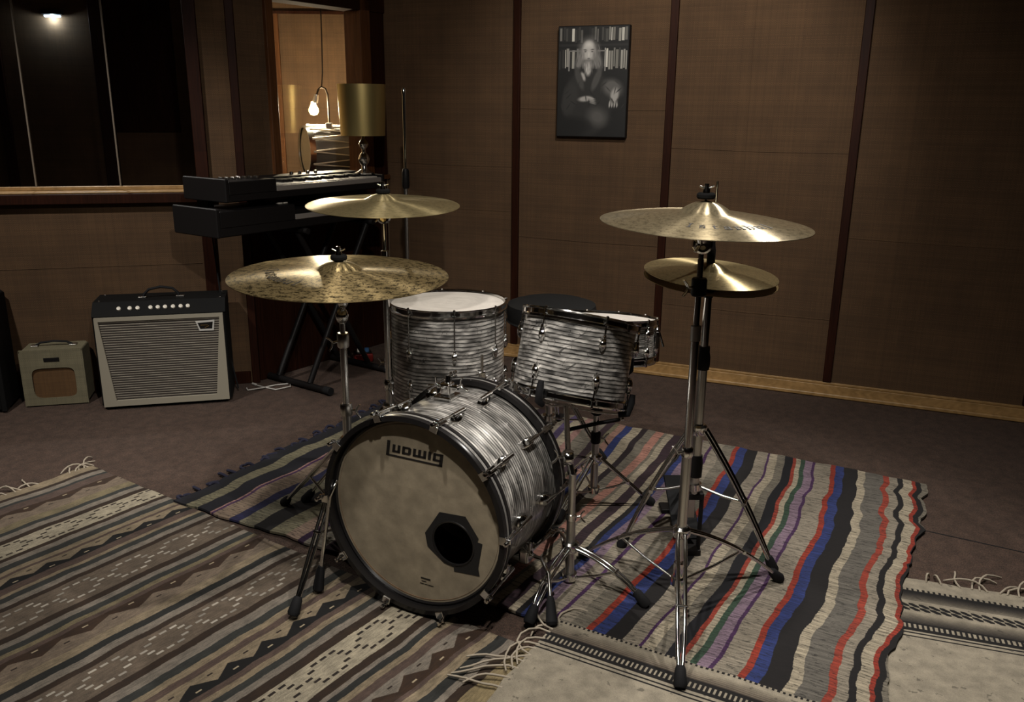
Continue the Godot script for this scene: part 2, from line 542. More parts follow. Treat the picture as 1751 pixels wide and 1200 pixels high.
func make_materials() -> void:
	var m := std("burlap", lin(0.122, 0.065, 0.028), 0.95)
	m.albedo_texture = woven(512, 2, 1.0)
	m.uv1_triplanar = true; m.uv1_world_triplanar = true
	m.uv1_scale = Vector3.ONE * 1.7
	m = std("wood_trim", Color.WHITE, 0.55)
	m.metallic_specular = 0.25
	m.albedo_texture = grain(256, 512, 7, lin(0.013, 0.0032, 0.001), lin(0.028, 0.0072, 0.0025))
	m.uv1_triplanar = true; m.uv1_world_triplanar = true
	m.uv1_scale = Vector3(3.0, 0.9, 3.0)
	m = std("wood_base", Color.WHITE, 0.4)
	m.albedo_texture = grain(256, 512, 17, lin(0.20, 0.115, 0.040), lin(0.37, 0.22, 0.085))
	m.uv1_triplanar = true; m.uv1_world_triplanar = true
	m.uv1_scale = Vector3(0.8, 5.0, 0.8)
	m = std("wood_mid", Color.WHITE, 0.5)
	m.metallic_specular = 0.3
	m.albedo_texture = grain(256, 512, 37, lin(0.050, 0.018, 0.006), lin(0.105, 0.042, 0.015))
	m.uv1_triplanar = true; m.uv1_world_triplanar = true
	m.uv1_scale = Vector3(3.0, 0.9, 3.0)
	m = std("wood_dark", Color.WHITE, 0.75)
	m.metallic_specular = 0.12
	m.albedo_texture = grain(256, 512, 27, lin(0.014, 0.0045, 0.0025), lin(0.030, 0.0105, 0.005))
	m.uv1_triplanar = true; m.uv1_world_triplanar = true
	m.uv1_scale = Vector3(2.2, 0.6, 2.2)
	m = std("carpet", lin(0.115, 0.069, 0.049), 1.0)
	m.albedo_texture = speckle(512, 5, 0.26, 0.12)
	m.uv1_triplanar = true; m.uv1_world_triplanar = true
	m.uv1_scale = Vector3.ONE * 1.6
	m.heightmap_enabled = true; m.heightmap_texture = speckle(256, 8, 0.28, 0.1); m.heightmap_scale = 0.6
	std("ceiling", lin(0.10, 0.09, 0.08), 0.95)
	std("plaster", lin(0.20, 0.15, 0.10), 0.95)
	std("glass", Color(0.04, 0.04, 0.04, 0.03), 0.0)
	M.glass.transparency = BaseMaterial3D.TRANSPARENCY_ALPHA
	std("glass_edge", lin(0.16, 0.13, 0.10), 0.3)
	std("chrome", lin(0.70, 0.69, 0.67), 0.12, 1.0)
	std("nickel", lin(0.55, 0.53, 0.50), 0.28, 1.0)
	std("black_hoop", lin(0.012, 0.011, 0.011), 0.25)
	M.black_hoop.metallic_specular = 0.4
	std("rubber", lin(0.012, 0.012, 0.013), 0.75)
	std("plastic", lin(0.009, 0.008, 0.008), 0.45)
	std("vinyl", lin(0.006, 0.006, 0.006), 0.75)
	M.vinyl.heightmap_enabled = true; M.vinyl.heightmap_texture = speckle(128, 18, 0.3, 0.1); M.vinyl.heightmap_scale = 0.08
	M.vinyl.uv1_triplanar = true; M.vinyl.uv1_scale = Vector3.ONE * 6.0
	for k in ["vinyl", "plastic", "rubber"]: M[k].metallic_specular = 0.28
	std("felt", lin(0.007, 0.007, 0.007), 1.0)
	M.felt.metallic_specular = 0.05
	std("ink", lin(0.010, 0.008, 0.007), 0.6)
	std("tape", lin(0.010, 0.010, 0.011), 0.5)
	m = std("head_front", lin(0.60, 0.50, 0.35), 0.5)
	m.albedo_texture = speckle(256, 33, 0.02, 0.10); m.uv1_scale = Vector3(1.6, 1.6, 1)
	m = std("head_coated", lin(0.56, 0.52, 0.47), 0.7)
	m.albedo_texture = speckle(256, 34, 0.03, 0.07, 0.93)
	std("head_black", lin(0.02, 0.02, 0.02), 0.5)
	var crinkle := speckle(512, 61, 0.0, 1.2, 0.5)
	m = std("pearl", Color(0.92, 0.92, 0.92), 0.34, 0.22)
	m.albedo_texture = pearl(1024, 512, 3)
	m.heightmap_enabled = true; m.heightmap_texture = crinkle; m.heightmap_scale = 0.05
	m.clearcoat_enabled = true; m.clearcoat = 0.6; m.clearcoat_roughness = 0.12
	m = std("pearl_tom", Color(0.92, 0.92, 0.92), 0.34, 0.22)
	m.albedo_texture = pearl(1024, 320, 40)
	m.heightmap_enabled = true; m.heightmap_texture = crinkle; m.heightmap_scale = 0.05
	m.clearcoat_enabled = true; m.clearcoat = 0.6; m.clearcoat_roughness = 0.12
	std("maple", lin(0.22, 0.10, 0.045), 0.55)
	for q in [["bronze_bright", lin(0.42, 0.345, 0.215), 0.29, 0.30, 55], ["bronze_dark", lin(0.42, 0.315, 0.15), 0.31, 0.85, 66], ["bronze_plain", lin(0.46, 0.37, 0.19), 0.29, 0.25, 77]]:
		m = std(q[0], q[1], q[2], 0.85)
		m.albedo_texture = patina(q[4], q[3])
		m.uv1_scale = Vector3(3, 1, 1)
		m.anisotropy_enabled = true; m.anisotropy = -0.92
	std("bronze_under", lin(0.20, 0.14, 0.06), 0.45, 1.0)
	m = std("kilim", lin(0.62, 0.62, 0.62), 0.95)
	m.albedo_texture = kilim_cloth(); m.texture_repeat = false
	m = std("rag", lin(0.62, 0.62, 0.62), 0.95)
	m.albedo_texture = rag_cloth(); m.texture_repeat = false
	m = std("blanket", lin(0.62, 0.62, 0.62), 0.95)
	m.albedo_texture = blanket_cloth(false)
	m = std("blanket_banded", lin(0.62, 0.62, 0.62), 0.95)
	m.albedo_texture = blanket_cloth(true)
	std("yarn", lin(0.36, 0.31, 0.24), 0.95)
	std("navy_rag", lin(0.012, 0.012, 0.03), 0.95)
	m = std("portrait", Color(1.0, 0.98, 0.95), 0.6)
	m.albedo_texture = portrait_print(); m.texture_repeat = false
	std("tolex_cream", lin(0.27, 0.245, 0.19), 0.6)
	m = std("grille", Color.WHITE, 0.85)
	m.albedo_texture = grille_cloth()
	m = std("tweed", lin(0.26, 0.23, 0.14), 0.8)
	m.albedo_texture = woven(128, 15, 0.8)
	m.uv1_triplanar = true; m.uv1_scale = Vector3.ONE * 8.0
	m = std("brown_cloth", lin(0.17, 0.085, 0.028), 0.9)
	m.albedo_texture = woven(128, 16, 0.8)
	m.uv1_triplanar = true; m.uv1_scale = Vector3.ONE * 10.0
	std("ivory", lin(0.62, 0.58, 0.50), 0.4)
	std("key_slip", lin(0.22, 0.20, 0.18), 0.4)
	std("brass_shade", lin(0.50, 0.39, 0.16), 0.36, 0.85)
	std("dark_pipe", lin(0.06, 0.045, 0.03), 0.4, 0.6)
	std("brass", lin(0.55, 0.42, 0.20), 0.25, 1.0)
	std("white_cable", lin(0.42, 0.40, 0.37), 0.6)
	std("red_plastic", lin(0.20, 0.015, 0.012), 0.4)
	std("blue_plastic", lin(0.03, 0.09, 0.20), 0.35)
	std("badge_silver", lin(0.62, 0.61, 0.58), 0.45, 0.35)
	std("badge_blue", lin(0.02, 0.22, 0.48), 0.4)
	std("badge_green", lin(0.16, 0.20, 0.02), 0.4)
	std("rope", lin(0.55, 0.50, 0.42), 0.9)
	std("skin_head", lin(0.40, 0.36, 0.28), 0.6)
	std("steel_shell", lin(0.10, 0.095, 0.09), 0.5, 0.2)
	std("can_black", lin(0.02, 0.02, 0.02), 0.5)

# ---------------------------------------------------------------- lights (with their fittings)
func ceiling_spot(at: Vector3, aim: Vector3, energy: float, angle: float, c: Color, label: String) -> void:
	var r := thing("ceiling_spotlight", label, "spotlight", V(at.x, 2.62, at.z), 0.0, "ceiling spotlights above the drum kit")
	var dir := (aim - at).normalized()
	var b := along(dir, Vector3.ZERO)
	part(r, "canopy", MB.new().lathe([Vector2(0, 0), Vector2(0.05, 0), Vector2(0.05, -0.02), Vector2(0.0, -0.02)], 20), M.can_black, T(V(0, 0.08, 0)))
	part(r, "stem", MB.new().rod(V(0, 0.06, 0), V(0, -0.02, 0), 0.012), M.can_black)
	part(r, "can", MB.new().lathe([Vector2(0.0, 0.11), Vector2(0.04, 0.11), Vector2(0.052, 0.09), Vector2(0.052, -0.05), Vector2(0.046, -0.05), Vector2(0.046, 0.0)], 24), M.can_black, T(V(0, -0.08, 0), b))
	var g := std("lamp_face", Color.BLACK, 0.5).duplicate()
	g.emission_enabled = true; g.emission = c; g.emission_energy_multiplier = 3.0
	part(r, "lens", MB.new().lathe([Vector2(0.0, -0.012), Vector2(0.03, -0.008), Vector2(0.044, 0.0)], 20), g, T(V(0, -0.08, 0), b))
	var l := SpotLight3D.new()
	l.name = "lamp_light"
	r.add_child(l)
	l.position = V(0, -0.08, 0) + dir * 0.06
	l.basis = Basis.looking_at(dir, Vector3.FORWARD if absf(dir.y) > 0.9 else Vector3.UP)
	l.light_energy = energy; l.light_color = c; l.light_size = 0.035
	l.spot_angle = angle; l.spot_angle_attenuation = 0.7; l.spot_range = 14.0; l.spot_attenuation = 2.0
	l.shadow_enabled = true

func _ready() -> void:
	# ---- camera
	var cam := Camera3D.new()
	cam.name = "camera"
	add_child(cam)
	cam.fov = rad_to_deg(2.0 * atan(600.0 / 1453.0))
	cam.near = 0.02; cam.far = 60.0
	cam.position = V(0, 1.31, 0)
	cam.basis = Basis(Vector3.RIGHT, deg_to_rad(-15.9)) * Basis(Vector3.BACK, deg_to_rad(0.6))
	cam.current = true
	# ---- environment: an indoor room, no sky gets in
	var we := WorldEnvironment.new()
	we.name = "environment"
	var env := Environment.new()
	env.background_mode = Environment.BG_COLOR
	env.background_color = Color.BLACK
	env.tonemap_mode = Environment.TONE_MAPPER_LINEAR
	env.tonemap_exposure = 1.3
	env.sdfgi_enabled = true; env.ssao_enabled = true; env.ssil_enabled = true
	we.environment = env
	add_child(we)
	make_materials()
	# ---- ceiling lamps
	var warm := Color(1.0, 0.975, 0.94)
	ceiling_spot(V(0.52, 2.54, -1.76), V(0.45, 0, -2.0), 1.7, 50.0, warm, "black ceiling spotlight above the right-hand cymbals")
	ceiling_spot(V(-0.52, 2.54, -1.46), V(-0.40, 0, -2.0), 1.9, 50.0, warm, "black ceiling spotlight above the bass drum front")
	ceiling_spot(V(1.50, 2.54, -3.20), V(0.15, 0.45, -2.05), 3.0, 44.0, warm, "black ceiling spotlight near the long panelled wall, aimed back at the drums")
	ceiling_spot(V(-2.10, 2.54, -2.15), V(-1.75, 0.45, -3.5), 2.6, 34.0, warm, "black ceiling spotlight in front of the control room window")
	ceiling_spot(V(-0.03, 2.54, -0.66), V(0.15, 0.75, -3.1), 2.4, 41.0, warm, "black ceiling spotlight over the near end of the rugs")
	ceiling_spot(V(0.42, 2.54, -2.35), V(0.72, 1.25, -4.20), 2.3, 31.0, warm, "black ceiling spotlight aimed at the portrait print")
	ceiling_spot(V(-2.45, 2.54, -4.70), V(-1.0, 0.0, -2.7), 1.4, 50.0, warm, "black ceiling spotlight inside the control room, aimed through its window")
	build_room()
	build_booth()
	build_control_room()
	build_rugs()
	build_kit()
	build_corner()
	build_amps()
	build_picture()

# ---------------------------------------------------------------- the room
# plan: left wall meets a short angled wall at A, which meets the long panelled wall at C
var A := Vector3(-1.263, 0, -3.992)
var C := Vector3(-0.705, 0, -4.797)
var LT := atan2(0.2487, 0.9686)     # turn of the left wall: its x runs right along the wall
var FT := atan2(0.8216, 0.57)       # turn of the angled wall
var BT := -atan2(0.387, 0.922)      # turn of the long wall
var CEIL := 2.70

func bar(parent: Node, called: String, x0: float, x1: float, y0: float, y1: float, z0: float, z1: float, m: Material, bev := 0.0) -> MeshInstance3D:
	# a box between two corners in the parent's frame
	return part(parent, called, MB.new().box(V((x0 + x1) / 2, (y0 + y1) / 2, (z0 + z1) / 2), V(absf(x1 - x0), absf(y1 - y0), absf(z1 - z0)), bev), m)

func build_room() -> void:
	var f := setting("floor")
	bar(f, "carpet", -4.6, 4.2, -0.1, 0.0, -6.2, 2.6, M.carpet)
	# the join between two lengths of carpet
	part(f, "carpet_seam", MB.new().box(V(1.80, 0.0004, -2.26), V(1.9, 0.0012, 0.005), 0.0, Basis(Vector3.UP, atan2(-0.147, 0.262))), M.rubber)
	var c := setting("ceiling")
	bar(c, "ceiling_slab", -4.6, 4.2, CEIL, CEIL + 0.1, -6.2, 2.6, M.ceiling)
	# long panelled wall; local x runs right from C, local z comes into the room
	var w := setting("wall_back", C, BT)
	bar(w, "backing", -0.02, 4.9, 0, CEIL, -0.12, -0.012, M.plaster)
	var cuts := [0.0, 0.779, 1.564, 2.397, 3.23, 4.06, 4.9]
	for i in cuts.size() - 1:
		bar(w, "fabric_panel", cuts[i] + 0.004, cuts[i + 1] - 0.004, 0.05, CEIL - 0.01, -0.012, 0.0, M.burlap, 0.002)
	# seams where two lengths of cloth meet: a thin fold stands proud
	for s in [[0.79, 1.55, 1.31], [1.58, 2.38, 1.134], [1.58, 2.38, 0.373], [2.41, 3.2, 0.757], [0.02, 0.77, 1.02], [0.02, 0.77, 0.79], [0.79, 1.55, 0.66]]:
		part(w, "cloth_seam", MB.new().tube([V(s[0], s[2] + 0.004, 0.0), V((s[0] + s[1]) / 2, s[2] - 0.003, 0.0), V(s[1], s[2], 0.0)], 0.0022, 6), M.burlap)
	part(w, "cloth_seam", MB.new().tube([V(1.93, 1.05, 0.0), V(1.925, 1.55, 0.0), V(1.93, 2.2, 0.0)], 0.002, 6), M.burlap)
	var k := 0
	for x in [0.779, 1.564, 2.397, 3.23, 4.06]:
		k += 1
		var t := setting("trim_%d" % k, C, BT)
		bar(t, "batten", x - 0.019, x + 0.019, 0.075, CEIL - 0.01, 0.0, 0.018, M.wood_trim, 0.003)
	var bb := setting("baseboard_back", C, BT)
	bar(bb, "board", 0.0, 4.9, 0.0, 0.060, 0.0, 0.016, M.wood_base, 0.003)
	bar(bb, "shoe_moulding", 0.0, 4.9, 0.0, 0.024, 0.016, 0.034, M.wood_base, 0.008)
	bar(bb, "cap_moulding", 0.0, 4.9, 0.060, 0.072, 0.0, 0.011, M.wood_base, 0.003)
	# left wall, its origin at A, running to negative x; the control-room window opens in it
	var l := setting("wall_left", A, LT)
	bar(l, "lower_panel", -0.145, -3.3, 0.0, 0.885, -0.14, 0.0, M.burlap)
	bar(l, "upper_panel", -0.145, -3.3, 2.05, CEIL, -0.14, 0.0, M.burlap)
	bar(l, "end_panel", -2.75, -3.3, 0.885, 2.05, -0.14, 0.0, M.burlap)
	bar(l, "fabric_panel", -0.012, -0.145, 0.0, CEIL, -0.14, 0.0, M.burlap)
	part(l, "cloth_seam", MB.new().tube([V(-0.2, 0.60, 0), V(-1.0, 0.597, 0), V(-2.2, 0.60, 0)], 0.002, 6), M.burlap)
	var wf := setting("window_1", A, LT)
	bar(wf, "sill", -0.135, -2.80, 0.885, 0.930, -0.14, 0.045, M.wood_trim, 0.004)
	bar(wf, "stool", -0.185, -2.76, 0.930, 0.938, -0.13, 0.030, M.wood_base, 0.003)
	bar(wf, "glazing_bead", -0.190, -2.75, 0.938, 0.955, -0.075, -0.055, M.wood_base, 0.003)
	bar(wf, "jamb", -0.135, -0.190, 0.930, 2.05, -0.14, 0.022, M.wood_trim, 0.004)
	bar(wf, "jamb", -2.75, -2.80, 0.930, 2.05, -0.14, 0.022, M.wood_trim, 0.004)
	bar(wf, "head", -0.135, -2.80, 2.02, 2.07, -0.14, 0.022, M.wood_trim, 0.004)
	var xs := [-0.192, -0.527, -0.875, -1.50, -2.13, -2.748]
	for i in xs.size() - 1:
		bar(wf, "pane", xs[i] - 0.003, xs[i + 1] + 0.003, 0.945, 2.03, -0.069, -0.063, M.glass)
		if i > 0 and i < 4: bar(wf, "pane_joint", xs[i] - 0.003, xs[i] + 0.003, 0.945, 2.03, -0.073, -0.059, M.glass_edge)
	var tl := setting("trim_6", A, LT)
	bar(tl, "batten", -0.135, -0.190, 0.06, 0.884, 0.0, 0.018, M.wood_trim, 0.003)
	var tc := setting("trim_7", A, LT)
	bar(tc, "corner_batten", -0.014, 0.022, 0.0, CEIL - 0.01, -0.10, 0.020, M.wood_trim, 0.003)
	var bl := setting("baseboard_left", A, LT)
	bar(bl, "board", -0.02, -3.3, 0.0, 0.060, 0.0, 0.016, M.wood_dark, 0.003)
	# short angled wall with the booth window; local x runs from A to C
	var g := setting("wall_corner", A, FT)
	var LNG := 0.98
	bar(g, "fabric_panel", 0.03, 0.19, 0.93, CEIL, -0.10, 0.0, M.burlap)
	bar(g, "upper_panel", 0.19, LNG, 1.83, CEIL, -0.10, 0.0, M.wood_dark)
	var px := [0.03, 0.27, 0.51, 0.75, LNG]
	for i in 4: bar(g, "wood_panel", px[i], px[i + 1] - 0.003, 0.0, 0.93, -0.10, 0.006, M.wood_dark, 0.004)
	var wb := setting("window_2", A, FT)
	bar(wb, "sill", 0.19, LNG, 0.93, 0.955, -0.10, 0.03, M.wood_mid, 0.004)
	bar(wb, "jamb", 0.190, 0.236, 0.955, 1.86, -0.07, 0.02, M.wood_mid, 0.004)
	bar(wb, "jamb", 0.795, 0.868, 0.955, 1.86, -0.10, 0.02, M.wood_mid, 0.004)
	bar(wb, "casing_board", 0.872, LNG, 0.955, 1.86, -0.10, 0.012, M.wood_dark, 0.004)
	bar(wb, "head", 0.19, LNG, 1.785, 1.86, -0.10, 0.02, M.wood_dark, 0.004)
	bar(wb, "pane", 0.234, 0.797, 0.95, 1.79, -0.052, -0.046, M.glass)
	# walls out of the picture close the room
	var r := setting("wall_right")
	bar(r, "panel", 3.85, 3.97, 0, CEIL, -3.6, 2.5, M.burlap)
	var n := setting("wall_front")
	bar(n, "panel", -4.5, 3.97, 0, CEIL, 2.4, 2.52, M.burlap)
	var o := setting("wall_side")
	bar(o, "panel", -4.45, -4.33, 0, CEIL, -6.0, 2.5, M.burlap)

func build_booth() -> void:
	var w := setting("wall_booth")
	bar(w, "partition", -2.05, -0.62, 0, CEIL, -5.97, -5.86, M.plaster)
	for q in [[-2.0, -1.575], [-1.53, -0.98], [-0.94, -0.64]]:
		bar(w, "fabric_panel", q[0], q[1], 0.05, 1.885, -5.86, -5.848, M.burlap, 0.002)
	bar(w, "upper_cloth", -2.0, -0.64, 1.90, CEIL, -5.86, -5.85, M.burlap)
	part(w, "cloth_seam", MB.new().tube([V(-1.53, 1.30, -5.848), V(-1.2, 1.303, -5.848), V(-0.98, 1.30, -5.848)], 0.0022, 6), M.burlap)
	bar(w, "side_partition", -0.74, -0.64, 0, CEIL, -5.86, -4.90, M.plaster)
	part(w, "angled_partition", MB.new().box(V(-1.70, CEIL / 2, -5.0), V(0.08, CEIL, 1.9), 0.0, Basis(Vector3.UP, atan2(-0.60, -1.75) + PI)), M.plaster)
	var t := setting("trim_8")
	bar(t, "batten", -1.575, -1.53, 0.0, 1.885, -5.86, -5.832, M.wood_mid, 0.003)
	bar(t, "batten", -0.98, -0.94, 0.0, 1.885, -5.86, -5.832, M.wood_mid, 0.003)
	bar(t, "rail", -2.0, -0.64, 1.883, 1.902, -5.86, -5.830, M.wood_dark, 0.003)
	# a low cabinet carries the rope-tuned drum
	var cb := thing("low_cabinet", "low dark wooden cabinet in the booth, under the rope-tuned drum", "cabinet", V(-1.08, 0, -5.32))
	bar(cb, "body", -0.26, 0.26, 0.0, 0.86, -0.24, 0.24, M.wood_dark, 0.006)
	bar(cb, "top", -0.28, 0.28, 0.86, 0.90, -0.26, 0.26, M.wood_dark, 0.006)
	bar(cb, "door", -0.24, -0.01, 0.06, 0.82, 0.24, 0.255, M.wood_dark, 0.004)
	bar(cb, "door", 0.01, 0.24, 0.06, 0.82, 0.24, 0.255, M.wood_dark, 0.004)
	# rope drum lying on its side, its head turned to the left
	var d := thing("rope_drum", "grey rope-tensioned drum on its side behind the booth window", "drum", V(-1.105, 0.902, -5.27))
	var R := 0.145
	var ax := Basis(Vector3.UP, deg_to_rad(28.0)) * Basis(Vector3.BACK, deg_to_rad(90.0))
	var o := V(0.02, R + 0.012, 0)
	part(d, "shell", MB.new().lathe([Vector2(0.128, -0.17), Vector2(0.134, -0.1), Vector2(0.134, 0.1), Vector2(0.128, 0.17)], 40), M.steel_shell, T(o, ax))
	part(d, "head", MB.new().lathe([Vector2(0.0, 0.172), Vector2(0.135, 0.170)], 40), M.skin_head, T(o, ax))
	part(d, "head", MB.new().lathe([Vector2(0.135, -0.170), Vector2(0.0, -0.172)], 40), M.skin_head, T(o, ax))
	for s in [-1, 1]:
		part(d, "hoop", MB.new().lathe([Vector2(0.133, s * 0.185), Vector2(R, s * 0.185), Vector2(R, s * 0.150), Vector2(0.133, s * 0.150)], 40), M.chrome, T(o, ax))
	for i in 12:
		var a := TAU * i / 12.0
		var a2 := a + TAU / 24.0
		var p := V(cos(a) * 0.146, 0.165, sin(a) * 0.146)
		var q := V(cos(a2) * 0.146, -0.165, sin(a2) * 0.146)
		var a3 := a + TAU / 12.0
		part(d, "rope", MB.new().tube([p, q, V(cos(a3) * 0.146, 0.165, sin(a3) * 0.146)], 0.006, 6), M.rope, T(o, ax))
	# gooseneck lamp with a bare bulb clipped to the drum, its flex hanging from the ceiling
	var lamp := thing("gooseneck_lamp", "lit bare bulb on a brass gooseneck behind the booth window", "lamp", V(-1.095, 1.20, -5.2))
	part(lamp, "clip", MB.new().box(V(0, -0.005, 0), V(0.04, 0.05, 0.04), 0.005), M.nickel)
	var arc := [Vector3.ZERO, V(0, 0.10, 0), V(-0.002, 0.18, 0), V(-0.014, 0.212, 0), V(-0.035, 0.222, 0), V(-0.055, 0.208, 0), V(-0.068, 0.17, 0)]
	part(lamp, "gooseneck", MB.new().tube(arc, 0.006, 8), M.dark_pipe)
	part(lamp, "socket", MB.new().lathe([Vector2(0, 0.03), Vector2(0.014, 0.03), Vector2(0.018, 0.0), Vector2(0.016, -0.018), Vector2(0, -0.018)], 16), M.nickel, T(V(-0.073, 0.150, 0), Basis(Vector3.BACK, deg_to_rad(-12))))
	var bm := std("bulb", Color(1, 0.9, 0.7), 0.3)
	bm.emission_enabled = true; bm.emission = Color(1.0, 0.80, 0.50); bm.emission_energy_multiplier = 14.0
	part(lamp, "bulb", MB.new().lathe([Vector2(0, 0.045), Vector2(0.013, 0.04), Vector2(0.016, 0.025), Vector2(0.028, 0.0), Vector2(0.029, -0.014), Vector2(0.020, -0.032), Vector2(0, -0.038)], 20), bm, T(V(-0.088, 0.098, 0)))
	part(lamp, "flex", MB.new().tube([V(-0.035, 0.22, 0), V(-0.026, 0.30, 0), V(-0.02, 0.5, 0), V(-0.016, 0.9, 0), V(-0.015, 1.49, 0)], 0.0035, 6), M.rubber)
	var ol := OmniLight3D.new()
	ol.name = "bulb_light"
	lamp.add_child(ol)
	ol.position = V(-0.088, 0.094, 0)
	ol.light_color = Color(1.0, 0.93, 0.78); ol.light_energy = 0.80; ol.light_size = 0.028
	ol.omni_range = 8.0; ol.omni_attenuation = 2.0; ol.shadow_enabled = true

func build_control_room() -> void:
	var w := setting("wall_control_room", A, LT)
	bar(w, "partition", -3.4, 0.0, 0, CEIL, -1.75, -1.61, M.plaster)
	for q in [[-3.4, -1.41], [-1.36, -0.87], [-0.42, 0.0]]:
		bar(w, "fabric_panel", q[0], q[1], 0.05, CEIL, -1.61, -1.60, M.burlap, 0.002)
	bar(w, "side_partition", -3.42, -3.30, 0, CEIL, -1.6, -0.14, M.plaster)
	bar(w, "lower_cloth", -0.80, -0.42, 0.0, 1.15, -1.61, -1.60, M.burlap)
	var t := setting("trim_9", A, LT)
	for q in [[-1.41, -1.36], [-0.87, -0.79]]:
		bar(t, "batten", q[0], q[1], 0.0, CEIL, -1.61, -1.575, M.wood_trim, 0.003)
	var d := setting("door_1", A, LT)
	bar(d, "door_leaf", -0.79, -0.42, 1.15, 2.2, -1.61, -1.585, M.wood_dark, 0.004)
	# small strip lamp on the far wall
	var s := thing("strip_lamp", "small lit strip lamp high behind the control room window", "lamp", A + Basis(Vector3.UP, LT) * V(-1.06, 1.80, -1.60), LT)
	bar(s, "housing", -0.055, 0.055, 0.008, 0.032, 0.0, 0.05, M.plastic, 0.003)
	var g := std("strip_glow", Color(0.9, 0.95, 1.0), 0.4)
	g.emission_enabled = true; g.emission = Color(0.85, 0.93, 1.0); g.emission_energy_multiplier = 0.9
	bar(s, "tube", -0.045, 0.045, -0.006, 0.007, 0.012, 0.03, g, 0.003)
	var l := OmniLight3D.new()
	l.name = "strip_light"
	s.add_child(l)
	l.position = V(0, -0.014, 0.03)
	l.light_color = Color(0.85, 0.95, 1.0); l.light_energy = 0.03; l.light_size = 0.01; l.omni_range = 6.0; l.omni_attenuation = 2.0
	l.shadow_enabled = true

# ---------------------------------------------------------------- rugs
func rug_mesh(o: Vector2, eu: Vector2, ev: Vector2, lu: float, lv: float, nu: int, nv: int, y0: float, th: float, seed: int, wave: float, edge: float, uvm: Callable) -> MB:
	var m := MB.new()
	var nz := noise(seed, 1.3, 3)
	var ne := noise(seed + 1, 4.0, 3)
	var grid := []
	for j in nv + 1:
		for i in nu + 1:
			var a := float(i) / nu
			var b := float(j) / nv
			var du := ne.get_noise_2d(b * lv * 1.2, 3.0 + floorf(a + 0.5) * 20.0) * edge * 2.0 * pow(absf(a * 2.0 - 1.0), 4.0)
			var dv := ne.get_noise_2d(a * lu * 1.2, 60.0 + floorf(b + 0.5) * 20.0) * edge * pow(absf(b * 2.0 - 1.0), 4.0)
			var p := o + eu * (a * lu + du) + ev * (b * lv + dv)
			var rise := (nz.get_noise_2d(p.x, p.y) * 0.5 + 0.5) * wave * smoothstep(0.0, 0.1, minf(minf(a, 1.0 - a) * lu, minf(b, 1.0 - b) * lv) + 0.02)
			grid.append([V(p.x, y0 + th + rise, p.y), uvm.call(a, b)])
	var nrm := func(i: int, j: int) -> Vector3:
		var at := func(x: int, y: int) -> Vector3: return grid[clampi(y, 0, nv) * (nu + 1) + clampi(x, 0, nu)][0]
		var q: Vector3 = (at.call(i + 1, j) - at.call(i - 1, j)).cross(at.call(i, j + 1) - at.call(i, j - 1)).normalized()
		return q if q.y > 0 else -q
	for j in nv + 1:
		for i in nu + 1: m.vert(grid[j * (nu + 1) + i][0], nrm.call(i, j), grid[j * (nu + 1) + i][1])
	for j in nv:
		for i in nu:
			var k := j * (nu + 1) + i
			m.quad(k, k + 1, k + nu + 2, k + nu + 1)
	# edge faces down to the floor
	var rim := []
	for i in nu: rim.append([i, i + 1])
	for j in nv: rim.append([j * (nu + 1) + nu, (j + 1) * (nu + 1) + nu])
	for i in nu: rim.append([nv * (nu + 1) + i + 1, nv * (nu + 1) + i])
	for j in nv: rim.append([(j + 1) * (nu + 1), j * (nu + 1)])
	var mid := o + eu * lu * 0.5 + ev * lv * 0.5
	for e in rim:
		var p: Vector3 = grid[e[0]][0]; var q: Vector3 = grid[e[1]][0]
		var nn := (q - p).cross(Vector3.UP).normalized()
		if nn.dot(V(p.x - mid.x, 0, p.z - mid.y)) < 0: nn = -nn
		var p2 := V(p.x, y0, p.z); var q2 := V(q.x, y0, q.z)
		m.quad(m.vert(p, nn, grid[e[0]][1]), m.vert(q, nn, grid[e[1]][1]), m.vert(q2, nn, grid[e[1]][1]), m.vert(p2, nn, grid[e[0]][1]))
	return m

func strand(rng: RandomNumberGenerator, p: Vector2, d: Vector2, len: float, y: float, r := 0.0024, lift := 0.012) -> MB:
	var pts := []
	var a := d.angle() + rng.randf_range(-0.5, 0.5)
	var q := p
	var bend := rng.randf_range(-0.5, 0.5)
	var hop := rng.randf_range(0.0, lift)
	var rr := []
	for k in 7:
		var f := k / 6.0
		pts.append(V(q.x, y + r + sin(PI * f) * hop, q.y))
		rr.append(r * (1.0 if f < 0.9 else 0.7))
		a += bend + rng.randf_range(-0.35, 0.35)
		q += Vector2.from_angle(a) * len / 6.0
	return MB.new().tube(pts, rr, 5)

